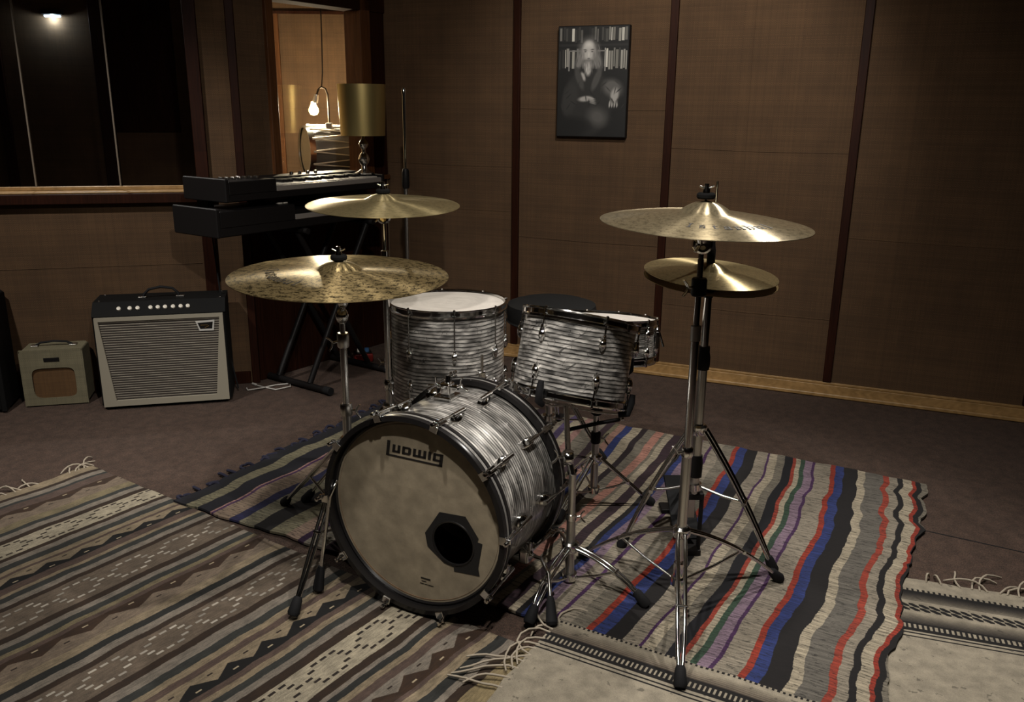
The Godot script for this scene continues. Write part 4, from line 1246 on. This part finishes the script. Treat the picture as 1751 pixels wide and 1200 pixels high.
func basket_stand_tom(rt: Node3D) -> void:
	var at := V(0.170, 0.014, -2.150)
	var s := thing("basket_stand", "chrome basket stand carrying the tilted tom beside the bass drum", "stand", at)
	tube_part(s, "base_tube", 0.03, 0.20, 0.0125, M.nickel)
	tube_part(s, "middle_tube", 0.15, 0.335, 0.0105, M.nickel)
	part(s, "tube_ring", MB.new().lathe([Vector2(0.0105, 0.196), Vector2(0.015, 0.198), Vector2(0.015, 0.214), Vector2(0.0105, 0.216)], 16), M.chrome)
	wing(s, "wing_bolt", V(0.012, 0.206, 0.0), V(1, 0.1, 0.2), 0.016)
	tripod(s, 0.115, 0.022, [V(0.194, 0, 0.121), V(-0.115, 0, 0.205), V(-0.03, 0, -0.27)], 0.013, 0.008, 0.0048, 0.035)
	# tilting head and arms under the drum
	var under := rt.transform * V(0, -0.118, 0) - at
	var knee := V(-0.012, 0.375, -0.02)
	part(s, "tilter", MB.new().lathe([Vector2(0, -0.014), Vector2(0.018, -0.014), Vector2(0.022, -0.008), Vector2(0.022, 0.008), Vector2(0.018, 0.014), Vector2(0, 0.014)], 20, T(knee, Basis(Vector3.BACK, PI / 2))).rod(V(0, 0.33, 0), knee, 0.009).rod(knee, under + V(0, -0.01, 0), 0.008), M.chrome)
	wing(s, "wing_bolt", knee + V(-0.014, 0, 0), V(-1, 0.2, 0.3), 0.02)
	for a in [-0.55, 1.45, 3.6]:
		var d := V(sin(a), 0, cos(a))
		var inv := func(p: Vector3) -> Vector3: return rt.transform * p - at
		var arm := part(s, "basket_arm", MB.new().tube([inv.call(V(0, -0.128, 0)), inv.call(d * 0.09 + V(0, -0.132, 0)), inv.call(d * 0.165 + V(0, -0.124, 0)), inv.call(d * 0.182 + V(0, -0.100, 0))], 0.0055, 8, true, 0.6), M.chrome)
		part(arm, "rubber_grip", MB.new().tube([inv.call(d * 0.155 + V(0, -0.128, 0)), inv.call(d * 0.180 + V(0, -0.120, 0)), inv.call(d * 0.186 + V(0, -0.085, 0)), inv.call(d * 0.186 + V(0, -0.062, 0))], [0.009, 0.011, 0.011, 0.008], 10), M.rubber)

func snare_stand(sn: Node3D) -> void:
	var at := V(0.285, 0.014, -2.675)
	var s := thing("snare_stand", "chrome stand with folding legs under the snare drum", "stand", at)
	tube_part(s, "base_tube", 0.04, 0.24, 0.013, M.nickel)
	tube_part(s, "upper_tube", 0.2, 0.40, 0.010, M.chrome)
	clamp_on(s, 0.215, 0.017, 0.04, V(1, 0, 0.4), M.plastic)
	tripod(s, 0.16, 0.045, [V(0.19, 0, 0.03), V(-0.13, 0, 0.17), V(-0.06, 0, -0.21)], 0.013)
	part(s, "basket_nut", MB.new().lathe([Vector2(0, 0.315), Vector2(0.012, 0.315), Vector2(0.020, 0.322), Vector2(0.020, 0.342), Vector2(0.012, 0.350), Vector2(0, 0.350)], 14), M.rubber)
	part(s, "tilt_handle", MB.new().tube([V(-0.098, 0.266, 0.015), V(0.0, 0.288, 0.01), V(0.075, 0.305, 0.015)], 0.0085, 8, true, 0.8), M.plastic)
	part(s, "handle_tip", ball(V(0.082, 0.307, 0.015), V(0.010, 0.008, 0.008)), M.chrome)
	var inv := func(p: Vector3) -> Vector3: return sn.transform * p - at
	part(s, "basket_post", MB.new().rod(V(0, 0.39, 0), inv.call(V(0, -0.075, 0)), 0.009), M.chrome)
	for a in [0.4, 2.5, 4.6]:
		var d := V(sin(a), 0, cos(a))
		var arm := part(s, "basket_arm", MB.new().tube([inv.call(V(0, -0.085, 0)), inv.call(d * 0.12 + V(0, -0.085, 0)), inv.call(d * 0.19 + V(0, -0.07, 0)), inv.call(d * 0.2 + V(0, -0.045, 0))], 0.0055, 8, true, 0.6), M.chrome)
		part(arm, "rubber_grip", MB.new().tube([inv.call(d * 0.18 + V(0, -0.075, 0)), inv.call(d * 0.2 + V(0, -0.06, 0)), inv.call(d * 0.203 + V(0, -0.02, 0))], [0.009, 0.010, 0.008], 8), M.rubber)

func cymbals_and_stands(G: float) -> void:
	# front left: big dark cymbal
	var a := thing("cymbal_stand", "chrome cymbal stand left of the bass drum, under the large mottled cymbal", "stand", V(-0.468, G, -2.27), 0.0, "chrome cymbal stands")
	tube_part(a, "base_tube", 0.06, 0.46, 0.0125, M.nickel)
	tube_part(a, "middle_tube", 0.44, 0.66, 0.010, M.chrome)
	tube_part(a, "upper_tube", 0.64, 0.82, 0.0075, M.chrome)
	clamp_on(a, 0.455, 0.0175, 0.035, V(0.9, 0, 0.3), M.nickel)
	clamp_on(a, 0.655, 0.0165, 0.042, V(-0.9, -0.2, 0.3), M.nickel)
	part(a, "boom_knuckle", MB.new().add(ball(V(0, 0.745, 0), V(0.018, 0.024, 0.018)), Transform3D()).add(ball(V(0.004, 0.785, 0), V(0.015, 0.020, 0.015)), Transform3D()), M.chrome)
	tripod(a, 0.375, 0.12, [V(-0.290, 0, -0.34), V(0.02, 0, -0.40), V(-0.10, 0, 0.30)], 0.0125)
	var ca := cymbal("large dark mottled ride cymbal at front left of the kit", 0.288, V(-0.459, 0.880, -2.22), -0.9, 1.5, M.bronze_dark, 0.058, 0.020, 0.022)
	part(ca, "lettering", letters("Istanbul", 0.042, 0.175, -1.50, 0.150, 0.288, 0.058, 0.020, 0.022), M.ink)
	tilter(a, V(0, 0.82, 0), V(0.009, 0.889, 0.05))
	felts(a, V(0.009, 0.908, 0.05), Basis(Vector3.RIGHT, 0.03))
	# rear left: thinner crash
	var b := thing("cymbal_stand", "chrome cymbal stand beside the floor tom, under the thin crash cymbal", "stand", V(-0.404, G, -2.66), 0.0, "chrome cymbal stands")
	tube_part(b, "base_tube", 0.06, 0.42, 0.0125, M.nickel)
	tube_part(b, "middle_tube", 0.40, 0.74, 0.010, M.chrome)
	tube_part(b, "upper_tube", 0.72, 0.95, 0.0075, M.chrome)
	clamp_on(b, 0.40, 0.0165, 0.035, V(0.4, 0, 0.9))
	clamp_on(b, 0.735, 0.0165, 0.035, V(-0.8, 0, 0.6), M.nickel)
	part(b, "memory_ring", MB.new().lathe([Vector2(0.0075, 0.845), Vector2(0.013, 0.847), Vector2(0.013, 0.862), Vector2(0.0075, 0.864)], 16), M.chrome)
	tripod(b, 0.34, 0.10, [V(-0.29, 0, 0.02), V(0.10, 0, 0.16), V(-0.04, 0, -0.30)], 0.0125)
	var cb := cymbal("plain thin crash cymbal at rear left, in front of the keyboards", 0.237, V(-0.404, 1.019, -2.66), -0.6, 2.5, M.bronze_plain, 0.054, 0.018, 0.020)
	tilter(b, V(0, 0.95, 0), V(0, 1.020, 0.0))
	felts(b, V(0, 1.040, 0.0), Basis())
	# right: ride
	var c := thing("cymbal_stand", "chrome cymbal stand at right with low splayed legs", "stand", V(0.455, G, -2.040), 0.0, "chrome cymbal stands")
	tube_part(c, "base_tube", 0.14, 0.46, 0.0130, M.nickel)
	tube_part(c, "middle_tube", 0.44, 0.76, 0.0105, M.chrome)
	tube_part(c, "upper_tube", 0.74, 0.95, 0.0075, M.chrome)
	clamp_on(c, 0.435, 0.0155, 0.028, V(-0.9, 0, 0.3))
	clamp_on(c, 0.86, 0.019, 0.045, V(-0.9, 0, 0.4), M.plastic)
	part(c, "tube_cap", MB.new().lathe([Vector2(0, 0.745), Vector2(0.013, 0.747), Vector2(0.013, 0.785), Vector2(0, 0.787)], 16), M.nickel)
	part(c, "stand_tip", MB.new().lathe([Vector2(0, 0.02), Vector2(0.004, 0.02), Vector2(0.007, 0.05), Vector2(0.015, 0.09), Vector2(0.0145, 0.13), Vector2(0, 0.14)], 16), M.chrome)
	tripod(c, 0.222, 0.075, [V(-0.055, 0, 0.345), V(0.312, 0, -0.122), V(-0.232, 0, -0.245)], 0.0125, 0.009, 0.0050, 0.035)
	var cc := cymbal("bright ride cymbal with black script at right, above the hi-hat", 0.250, V(0.457, 1.052, -2.034), -1.6, 1.2, M.bronze_bright, 0.062, 0.026, 0.030)
	part(cc, "lettering", letters("Istanbul", 0.038, 0.165, -0.42, 0.165, 0.250, 0.062, 0.026, 0.030), M.ink)
	tilter(c, V(0, 0.95, 0), V(0.0, 1.078, 0.006))
	felts(c, V(0.0, 1.096, 0.006), Basis())
	# hi-hat
	var h := thing("hi_hat_stand", "chrome hi-hat stand with black pedal behind the right-hand cymbal stand", "stand", V(0.545, G, -2.32))
	tube_part(h, "base_tube", 0.20, 0.40, 0.0150, M.nickel)
	tube_part(h, "lower_tube", 0.38, 0.64, 0.0135, M.nickel)
	tube_part(h, "upper_tube", 0.62, 0.83, 0.0110, M.chrome)
	part(h, "height_clamp", MB.new().lathe([Vector2(0, 0.585), Vector2(0.017, 0.587), Vector2(0.019, 0.60), Vector2(0.019, 0.625), Vector2(0.016, 0.64), Vector2(0.016, 0.655), Vector2(0, 0.657)], 18), M.plastic)
	part(h, "spring_housing", MB.new().lathe([Vector2(0, 0.255), Vector2(0.020, 0.257), Vector2(0.021, 0.30), Vector2(0.018, 0.325), Vector2(0, 0.327)], 18), M.plastic)
	part(h, "cymbal_cup", MB.new().lathe([Vector2(0, 0.795), Vector2(0.013, 0.797), Vector2(0.016, 0.825), Vector2(0.022, 0.832), Vector2(0.022, 0.838), Vector2(0, 0.84)], 18), M.plastic)
	part(h, "pull_rod", MB.new().rod(V(0, 0.20, 0), V(0.002, 1.115, 0), 0.0032, 8), M.chrome)
	part(h, "clutch", MB.new().lathe([Vector2(0, 0.885), Vector2(0.012, 0.887), Vector2(0.012, 0.93), Vector2(0.009, 0.945), Vector2(0.009, 0.965), Vector2(0, 0.967)], 14), M.plastic)
	wing(h, "wing_bolt", V(-0.010, 0.950, 0.004), V(-0.6, 0.2, 0.8), 0.014)
	tripod(h, 0.405, 0.225, [V(0.222, 0, 0.105), V(-0.20, 0, -0.03), V(0.02, 0, -0.24)], 0.0135, 0.013, 0.0060, 0.025)
	part(h, "pedal_frame", MB.new().box(V(-0.026, 0.11, 0.0), V(0.007, 0.19, 0.03), 0.002).box(V(0.026, 0.11, 0.0), V(0.007, 0.19, 0.03), 0.002).box(V(0, 0.012, 0), V(0.062, 0.022, 0.045), 0.004).box(V(0, 0.195, 0), V(0.06, 0.022, 0.032), 0.004), M.plastic)
	part(h, "footboard", MB.new().box(V(0, 0.085, -0.15), V(0.082, 0.008, 0.26), 0.003, Basis(Vector3.RIGHT, 0.42)), M.rubber)
	part(h, "heel_plate", MB.new().box(V(0, 0.012, -0.285), V(0.085, 0.014, 0.06), 0.003), M.plastic)
	part(h, "pedal_strap", MB.new().box(V(0, 0.16, -0.012), V(0.020, 0.09, 0.003), 0.001), M.nickel)
	cymbal("upper hi-hat cymbal, bronze, under the bright ride", 0.183, V(0.547, 0.879, -2.32), -2.8, 3.4, M.bronze_plain, 0.050, 0.018, 0.014)
	cymbal("lower hi-hat cymbal, dark underside, beneath the upper one", 0.183, V(0.547, 0.860, -2.32), -2.8, 3.4, M.bronze_under, 0.050, 0.018, 0.024, true)

# ---------------------------------------------------------------- keyboards and what stands in the corner
func x_on_wall(x: float, y: float, z: float) -> Vector3:
	return A + Basis(Vector3.UP, FT) * V(x, y, z)

func keyboard(root: Node3D, x0: float, x1: float, y0: float, yk: float, y1: float, zf: float, zb: float, blk: float, covered: bool) -> void:
	bar(root, "case", x0 + 0.02, x1 - 0.02, y0, yk - 0.022, zb, zf - 0.004, M.plastic, 0.006)
	bar(root, "key_slip", x0 + blk, x1 - 0.02, yk - 0.030, yk - 0.006, zf - 0.018, zf, M.key_slip, 0.004)
	bar(root, "end_cheek", x0, x0 + 0.022, y0, y1, zb, zf + 0.004, M.plastic, 0.006)
	bar(root, "end_cheek", x1 - 0.022, x1, y0, y1 - 0.03, zb, zf + 0.004, M.plastic, 0.006)
	bar(root, "control_panel", x0 + 0.02, x1 - 0.02, yk - 0.022, y1 - 0.02, zb, zf - 0.165, M.plastic, 0.005)
	bar(root, "end_block", x0 + 0.022, x0 + blk, yk - 0.030, y1 - 0.012, zf - 0.165, zf, M.plastic, 0.004)
	if covered:
		bar(root, "key_cover", x0 + blk, x1 - 0.022, yk - 0.02, yk + 0.012, zf - 0.165, zf - 0.03, M.plastic, 0.006)
		return
	var wk := MB.new()
	var bk := MB.new()
	var n := 26
	var pw := (x1 - x0 - blk - 0.03) / n
	for i in n:
		var x := x0 + blk + pw * (i + 0.5)
		wk.box(V(x, yk - 0.012, zf - 0.092), V(pw - 0.001, 0.020, 0.144), 0.0015)
		if i % 7 in [0, 1, 3, 4, 5] and i < n - 1:
			bk.box(V(x + pw * 0.5, yk + 0.003, zf - 0.118), V(pw * 0.55, 0.016, 0.092), 0.002)
	part(root, "white_keys", wk, M.ivory).set_meta("kind", "stuff")
	part(root, "black_keys", bk, M.plastic).set_meta("kind", "stuff")

func build_corner() -> void:
	var kb := thing("keyboard", "upper of two stacked dark keyboards by the booth window", "keyboard", A, FT)
	keyboard(kb, -0.345, 0.60, 0.925, 0.985, 1.022, 0.34, 0.055, 0.27, false)
	for i in 8: bar(kb, "drawbar", -0.27 + i * 0.022, -0.259 + i * 0.022, 1.010, 1.020, 0.20 + (i * 5 % 4) * 0.012, 0.225 + (i * 5 % 4) * 0.012, M.nickel, 0.002)
	for i in 4: part(kb, "knob", MB.new().lathe([Vector2(0, 0), Vector2(0.010, 0), Vector2(0.008, 0.014), Vector2(0, 0.015)], 12), M.chrome, T(V(0.20 + i * 0.05, 1.001, 0.12)))
	var k2 := thing("keyboard", "lower of two stacked dark keyboards by the booth window", "keyboard", A, FT)
	keyboard(k2, -0.400, 0.57, 0.785, 0.853, 0.905, 0.34, 0.045, 0.42, true)
	for i in 2: bar(k2, "switch", -0.035 + i * 0.030, -0.012 + i * 0.030, 0.893, 0.900, 0.27, 0.295, M.ivory, 0.002)
	bar(k2, "support_bar", -0.30, -0.27, 0.883, 0.924, 0.08, 0.16, M.plastic, 0.003)
	bar(k2, "support_bar", 0.45, 0.48, 0.883, 0.924, 0.08, 0.16, M.plastic, 0.003)
	part(k2, "cable", MB.new().tube([V(-0.20, 0.80, 0.05), V(-0.20, 0.76, 0.03), V(-0.195, 0.66, 0.03), V(-0.185, 0.45, 0.035), V(-0.17, 0.2, 0.04), V(-0.15, 0.02, 0.06)], 0.004, 6), M.rubber)
	var xs := thing("keyboard_stand", "black folding X keyboard stand under the two keyboards", "stand", A, FT)
	for z in [0.08, 0.30]:
		for s in [-1, 1]:
			part(xs, "leg", MB.new().tube([V(0.28 - s * 0.21, 0.035, z + s * 0.012), V(0.28, 0.40, z + s * 0.012), V(0.28 + s * 0.21, 0.755, z + s * 0.012)], 0.014, 8), M.plastic)
	for x in [0.07, 0.49]:
		var ft := part(xs, "foot_bar", MB.new().tube([V(x, 0.022, 0.02), V(x, 0.022, 0.43)], 0.016, 8), M.plastic)
		part(ft, "rubber_cap", MB.new().tube([V(x, 0.022, 0.415), V(x, 0.022, 0.455)], 0.0195, 10), M.rubber)
		part(xs, "rest_bar", MB.new().tube([V(x, 0.768, 0.03), V(x, 0.768, 0.36)], 0.014, 8), M.plastic)
	part(xs, "pivot", MB.new().rod(V(0.28, 0.40, 0.06), V(0.28, 0.40, 0.33), 0.012), M.plastic)
	part(xs, "lock_knob", MB.new().lathe([Vector2(0, 0), Vector2(0.03, 0), Vector2(0.033, 0.008), Vector2(0.028, 0.016), Vector2(0, 0.017)], 14, T(V(0.30, 0.42, 0.33), Basis(Vector3.RIGHT, PI / 2))), M.plastic)
	# table lamp with metallic shade, switched off
	var lp := thing("table_lamp", "unlit table lamp with gold drum shade on the upper keyboard", "lamp", x_on_wall(0.558, 0.992, 0.245))
	var lo := x_on_wall(0.558, 0.992, 0.245)
	lp.position = V(-0.742, 0.992, -4.30) if lo.distance_to(V(-0.742, 0.992, -4.30)) < 0.25 else lo
	part(lp, "base", MB.new().lathe([Vector2(0, 0), Vector2(0.046, 0), Vector2(0.048, 0.006), Vector2(0.030, 0.014), Vector2(0.016, 0.024), Vector2(0.013, 0.04), Vector2(0.024, 0.055), Vector2(0.030, 0.072), Vector2(0.022, 0.092), Vector2(0.010, 0.104), Vector2(0.010, 0.120), Vector2(0.020, 0.130), Vector2(0.025, 0.145), Vector2(0.014, 0.162), Vector2(0.008, 0.172), Vector2(0.008, 0.21), Vector2(0, 0.21)], 28), M.chrome)
	part(lp, "socket", MB.new().lathe([Vector2(0, 0.205), Vector2(0.018, 0.205), Vector2(0.018, 0.26), Vector2(0, 0.26)], 16), M.brass)
	part(lp, "shade", MB.new().lathe([Vector2(0.108, 0.185), Vector2(0.1175, 0.425), Vector2(0.1160, 0.425), Vector2(0.1065, 0.185), Vector2(0.108, 0.185)], 56), M.brass_shade)
	part(lp, "shade_spider", MB.new().rod(V(-0.108, 0.255, 0), V(0.108, 0.255, 0), 0.002).rod(V(0, 0.255, -0.108), V(0, 0.255, 0.108), 0.002), M.brass)
	# straight microphone stand
	var ms := thing("microphone_stand", "tall thin chrome microphone stand in the corner behind the crash cymbal", "stand", V(-0.490, 0, -3.92))
	part(ms, "round_base", MB.new().lathe([Vector2(0, 0), Vector2(0.125, 0), Vector2(0.125, 0.012), Vector2(0.10, 0.022), Vector2(0.02, 0.03), Vector2(0, 0.03)], 36), M.plastic)
	tube_part(ms, "lower_tube", 0.03, 0.98, 0.010, M.nickel)
	tube_part(ms, "upper_tube", 0.95, 1.37, 0.0075, M.chrome)
	part(ms, "clutch", MB.new().lathe([Vector2(0, 0.955), Vector2(0.014, 0.957), Vector2(0.017, 0.97), Vector2(0.017, 1.03), Vector2(0.012, 1.045), Vector2(0, 1.046)], 16), M.plastic)
	part(ms, "thread_tip", MB.new().lathe([Vector2(0, 1.37), Vector2(0.010, 1.37), Vector2(0.010, 1.385), Vector2(0.006, 1.395), Vector2(0, 1.395)], 14), M.chrome)
	# cables and a pedal on the carpet
	var wc := thing("white_cable", "loose loop of white cable on the carpet beside the large amplifier", "cable")
	part(wc, "cord", MB.new().tube([V(-1.245, 0.005, -3.93), V(-1.20, 0.005, -3.90), V(-1.13, 0.006, -3.86), V(-1.07, 0.009, -3.90), V(-1.085, 0.006, -3.955), V(-1.15, 0.006, -3.93), V(-1.20, 0.009, -3.875), V(-1.26, 0.005, -3.85), V(-1.275, 0.005, -3.88)], 0.0035, 6), M.white_cable)
	part(wc, "plug", MB.new().rod(V(-1.245, 0.007, -3.93), V(-1.265, 0.007, -3.945), 0.006), M.white_cable)
	var fp := thing("effects_pedal", "small dark pedal with a blue knob on the carpet under the keyboards", "pedal", V(-0.80, 0, -4.38), 0.3)
	bar(fp, "body", -0.05, 0.05, 0.0, 0.045, -0.04, 0.04, M.red_plastic, 0.006)
	bar(fp, "top_plate", -0.045, 0.045, 0.045, 0.05, -0.035, 0.03, M.plastic, 0.002)
	part(fp, "knob", MB.new().lathe([Vector2(0, 0), Vector2(0.014, 0), Vector2(0.012, 0.018), Vector2(0, 0.02)], 14), M.blue_plastic, T(V(0.022, 0.05, -0.005)))
	part(fp, "knob", MB.new().lathe([Vector2(0, 0), Vector2(0.010, 0), Vector2(0.008, 0.014), Vector2(0, 0.015)], 14), M.ivory, T(V(-0.02, 0.05, -0.01)))

# ---------------------------------------------------------------- amplifiers
func build_amps() -> void:
	# large combo; local x right along the wall, z to the room, origin at its front left bottom corner
	var a := thing("guitar_amplifier", "large black guitar amplifier with cream-framed silver striped grille", "amplifier", V(-1.817, 0, -3.552), LT)
	var W := 0.552
	var H := 0.438
	bar(a, "cabinet", 0, W, 0.008, H, -0.235, -0.012, M.vinyl, 0.012)
	var top := MB.new().prism([Vector2(-0.235, H - 0.012), Vector2(-0.010, H - 0.012), Vector2(-0.070, H + 0.040), Vector2(-0.235, H + 0.040)], W, Transform3D(Basis(V(0, 0, 1), V(0, 1, 0), V(1, 0, 0)), Vector3.ZERO))
	part(a, "control_top", top, M.vinyl)
	# cream frame: outer rectangle, opening narrower at the foot
	var o := [Vector2(0.011, 0.018), Vector2(W - 0.011, 0.018), Vector2(W - 0.011, H - 0.016), Vector2(0.011, H - 0.016)]
	var q := [Vector2(0.064, 0.044), Vector2(W - 0.064, 0.044), Vector2(W - 0.026, H - 0.032), Vector2(0.026, H - 0.032)]
	var fr := MB.new()
	for i in 4:
		fr.prism([o[i], o[(i + 1) % 4], q[(i + 1) % 4], q[i]], 0.014, T(V(0, 0, -0.013)))
	part(a, "front_frame", fr, M.tolex_cream)
	var gm := MB.new()
	var ids := []
	for p in q: ids.append(gm.vert(V(p.x, p.y, -0.0075), Vector3.BACK, Vector2(p.x, p.y) * 2.9))
	gm.quad(ids[0], ids[1], ids[2], ids[3])
	part(a, "grille_cloth", gm, M.grille)
	var slope := Basis(Vector3.RIGHT, atan2(0.060, 0.052) * 0.0 + 0.86)
	for x in [0.11, 0.155, 0.187, 0.24, 0.27, 0.30, 0.333, 0.365, 0.395]:
		part(a, "knob", MB.new().lathe([Vector2(0, 0), Vector2(0.0095, 0), Vector2(0.0085, 0.010), Vector2(0, 0.011)], 14), M.ivory, T(V(x, H + 0.012, -0.039), slope))
	part(a, "handle", MB.new().tube([V(0.20, H + 0.042, -0.13), V(0.205, H + 0.058, -0.13), V(0.225, H + 0.078, -0.13), V(0.275, H + 0.088, -0.13), V(0.325, H + 0.080, -0.13), V(0.345, H + 0.060, -0.13), V(0.35, H + 0.042, -0.13)], 0.0085, 8, true, 0.7), M.rubber)
	for x in [0.195, 0.355]: bar(a, "handle_bracket", x - 0.018, x + 0.018, H + 0.040, H + 0.047, -0.14, -0.12, M.nickel, 0.002)
	for x in [0.012, W - 0.012]:
		for z in [-0.085, -0.22]: part(a, "corner_rivet", ball(V(x + (0.012 if x < 0.2 else -0.012), H + 0.040, z), V(0.006, 0.004, 0.006)), M.chrome)
	# badge: a keystone outline with a dark field
	var bo := [Vector2(-0.040, 0.022), Vector2(0.040, 0.026), Vector2(0.034, -0.022), Vector2(-0.026, -0.022)]
	var bi := [Vector2(-0.032, 0.015), Vector2(0.033, 0.018), Vector2(0.028, -0.014), Vector2(-0.022, -0.014)]
	var bm := MB.new()
	for i in 4: bm.prism([bo[i], bo[(i + 1) % 4], bi[(i + 1) % 4], bi[i]], 0.004)
	var bd := part(a, "badge", bm, M.badge_silver, T(V(W - 0.088, H - 0.072, -0.007)), "chrome keystone badge")
	part(bd, "badge_field", MB.new().prism(bi, 0.002), M.plastic)
	part(bd, "badge_emblem", MB.new().box(V(-0.005, 0.004, 0.003), V(0.03, 0.003, 0.001)).box(V(0.006, -0.004, 0.003), V(0.02, 0.003, 0.001), 0.0, Basis(Vector3.BACK, 0.5)), M.brass)
	for x in [0.04, W - 0.04]:
		for z in [-0.04, -0.20]: part(a, "rubber_foot", MB.new().lathe([Vector2(0, 0), Vector2(0.012, 0), Vector2(0.014, 0.010), Vector2(0, 0.010)], 12), M.rubber, T(V(x, 0.0, z)))
	# small practice amp
	var s := thing("practice_amplifier", "small pale amplifier with brown rounded grille left of the large one", "amplifier", V(-2.174, 0, -3.587), LT)
	var w := 0.258
	var h := 0.262
	bar(s, "cabinet", 0, w, 0.006, h, -0.15, -0.012, M.tweed, 0.012)
	# face with a round-cornered opening, built as strips round the opening
	var op := []
	var cx := w / 2
	var cyy := 0.108
	for k in 48:
		var t := TAU * k / 48.0
		var c := cos(t)
		var n := sin(t)
		op.append(Vector2(cx + 0.088 * signf(c) * pow(absf(c), 0.35), cyy + 0.070 * signf(n) * pow(absf(n), 0.35)))
	var face := MB.new()
	for k in 48:
		var p0: Vector2 = op[k]
		var p1: Vector2 = op[(k + 1) % 48]
		var ob := []
		for p in [p0, p1]:
			var d: Vector2 = (p - Vector2(cx, cyy)).normalized()
			var fx := (w / 2) / maxf(absf(d.x), 1e-5)
			var fy := ((h - cyy) if d.y > 0 else (cyy - 0.006)) / maxf(absf(d.y), 1e-5)
			ob.append(Vector2(cx, cyy) + d * minf(fx, fy))
		var z := 0.0
		face.quad(face.vert(V(p0.x, p0.y, z), Vector3.BACK), face.vert(p1.x * Vector3.RIGHT + p1.y * Vector3.UP, Vector3.BACK), face.vert(V(ob[1].x, ob[1].y, z), Vector3.BACK), face.vert(V(ob[0].x, ob[0].y, z), Vector3.BACK))
		var inn := V(cx - p0.x, cyy - p0.y, 0).normalized()
		face.quad(face.vert(V(p0.x, p0.y, 0), inn), face.vert(V(p1.x, p1.y, 0), inn), face.vert(V(p1.x, p1.y, -0.012), inn), face.vert(V(p0.x, p0.y, -0.012), inn))
	face.box(V(cx, h + 0.0, -0.006), V(w, 0.002, 0.0125)).box(V(0, h / 2, -0.006), V(0.002, h - 0.008, 0.0125)).box(V(w, h / 2, -0.006), V(0.002, h - 0.008, 0.0125))
	part(s, "front_panel", face, M.tweed)
	bar(s, "grille_cloth", 0.03, w - 0.03, 0.03, 0.186, -0.0115, -0.009, M.brown_cloth)
	bar(s, "name_plate", cx - 0.032, cx + 0.032, 0.208, 0.226, 0.0, 0.003, M.plastic, 0.002)
	part(s, "handle", MB.new().tube([V(0.05, h + 0.001, -0.075), V(0.075, h + 0.016, -0.075), V(cx, h + 0.021, -0.075), V(w - 0.075, h + 0.016, -0.075), V(w - 0.05, h + 0.001, -0.075)], 0.008, 8, true, 0.6), M.rubber)
	for x in [0.05, w - 0.05]: bar(s, "handle_bracket", x - 0.016, x + 0.016, h, h + 0.006, -0.09, -0.06, M.nickel, 0.002)
	for x in [0.03, w - 0.03]:
		part(s, "rubber_foot", MB.new().lathe([Vector2(0, 0), Vector2(0.010, 0), Vector2(0.011, 0.008), Vector2(0, 0.008)], 12), M.rubber, T(V(x, 0, -0.03)))
		part(s, "rubber_foot", MB.new().lathe([Vector2(0, 0), Vector2(0.010, 0), Vector2(0.011, 0.008), Vector2(0, 0.008)], 12), M.rubber, T(V(x, 0, -0.13)))
	# black cabinet cut by the left edge of the picture
	var b := thing("speaker_cabinet", "plain black speaker cabinet at the far left edge of the photo", "speaker", V(-2.215, 0, -3.515) + Basis(Vector3.UP, LT) * V(-0.50, 0, 0), LT)
	bar(b, "cabinet", 0, 0.50, 0.006, 0.515, -0.205, -0.008, M.vinyl, 0.012)
	bar(b, "grille_cloth", 0.03, 0.47, 0.04, 0.48, -0.008, -0.002, M.felt, 0.002)
	for x in [0.012, 0.488]: bar(b, "edge_trim", x - 0.012, x + 0.012, 0.006, 0.515, -0.012, 0.0, M.vinyl, 0.005)
	for x in [0.06, 0.44]: part(b, "rubber_foot", MB.new().lathe([Vector2(0, 0), Vector2(0.014, 0), Vector2(0.014, 0.008), Vector2(0, 0.008)], 12), M.rubber, T(V(x, 0, -0.06)))
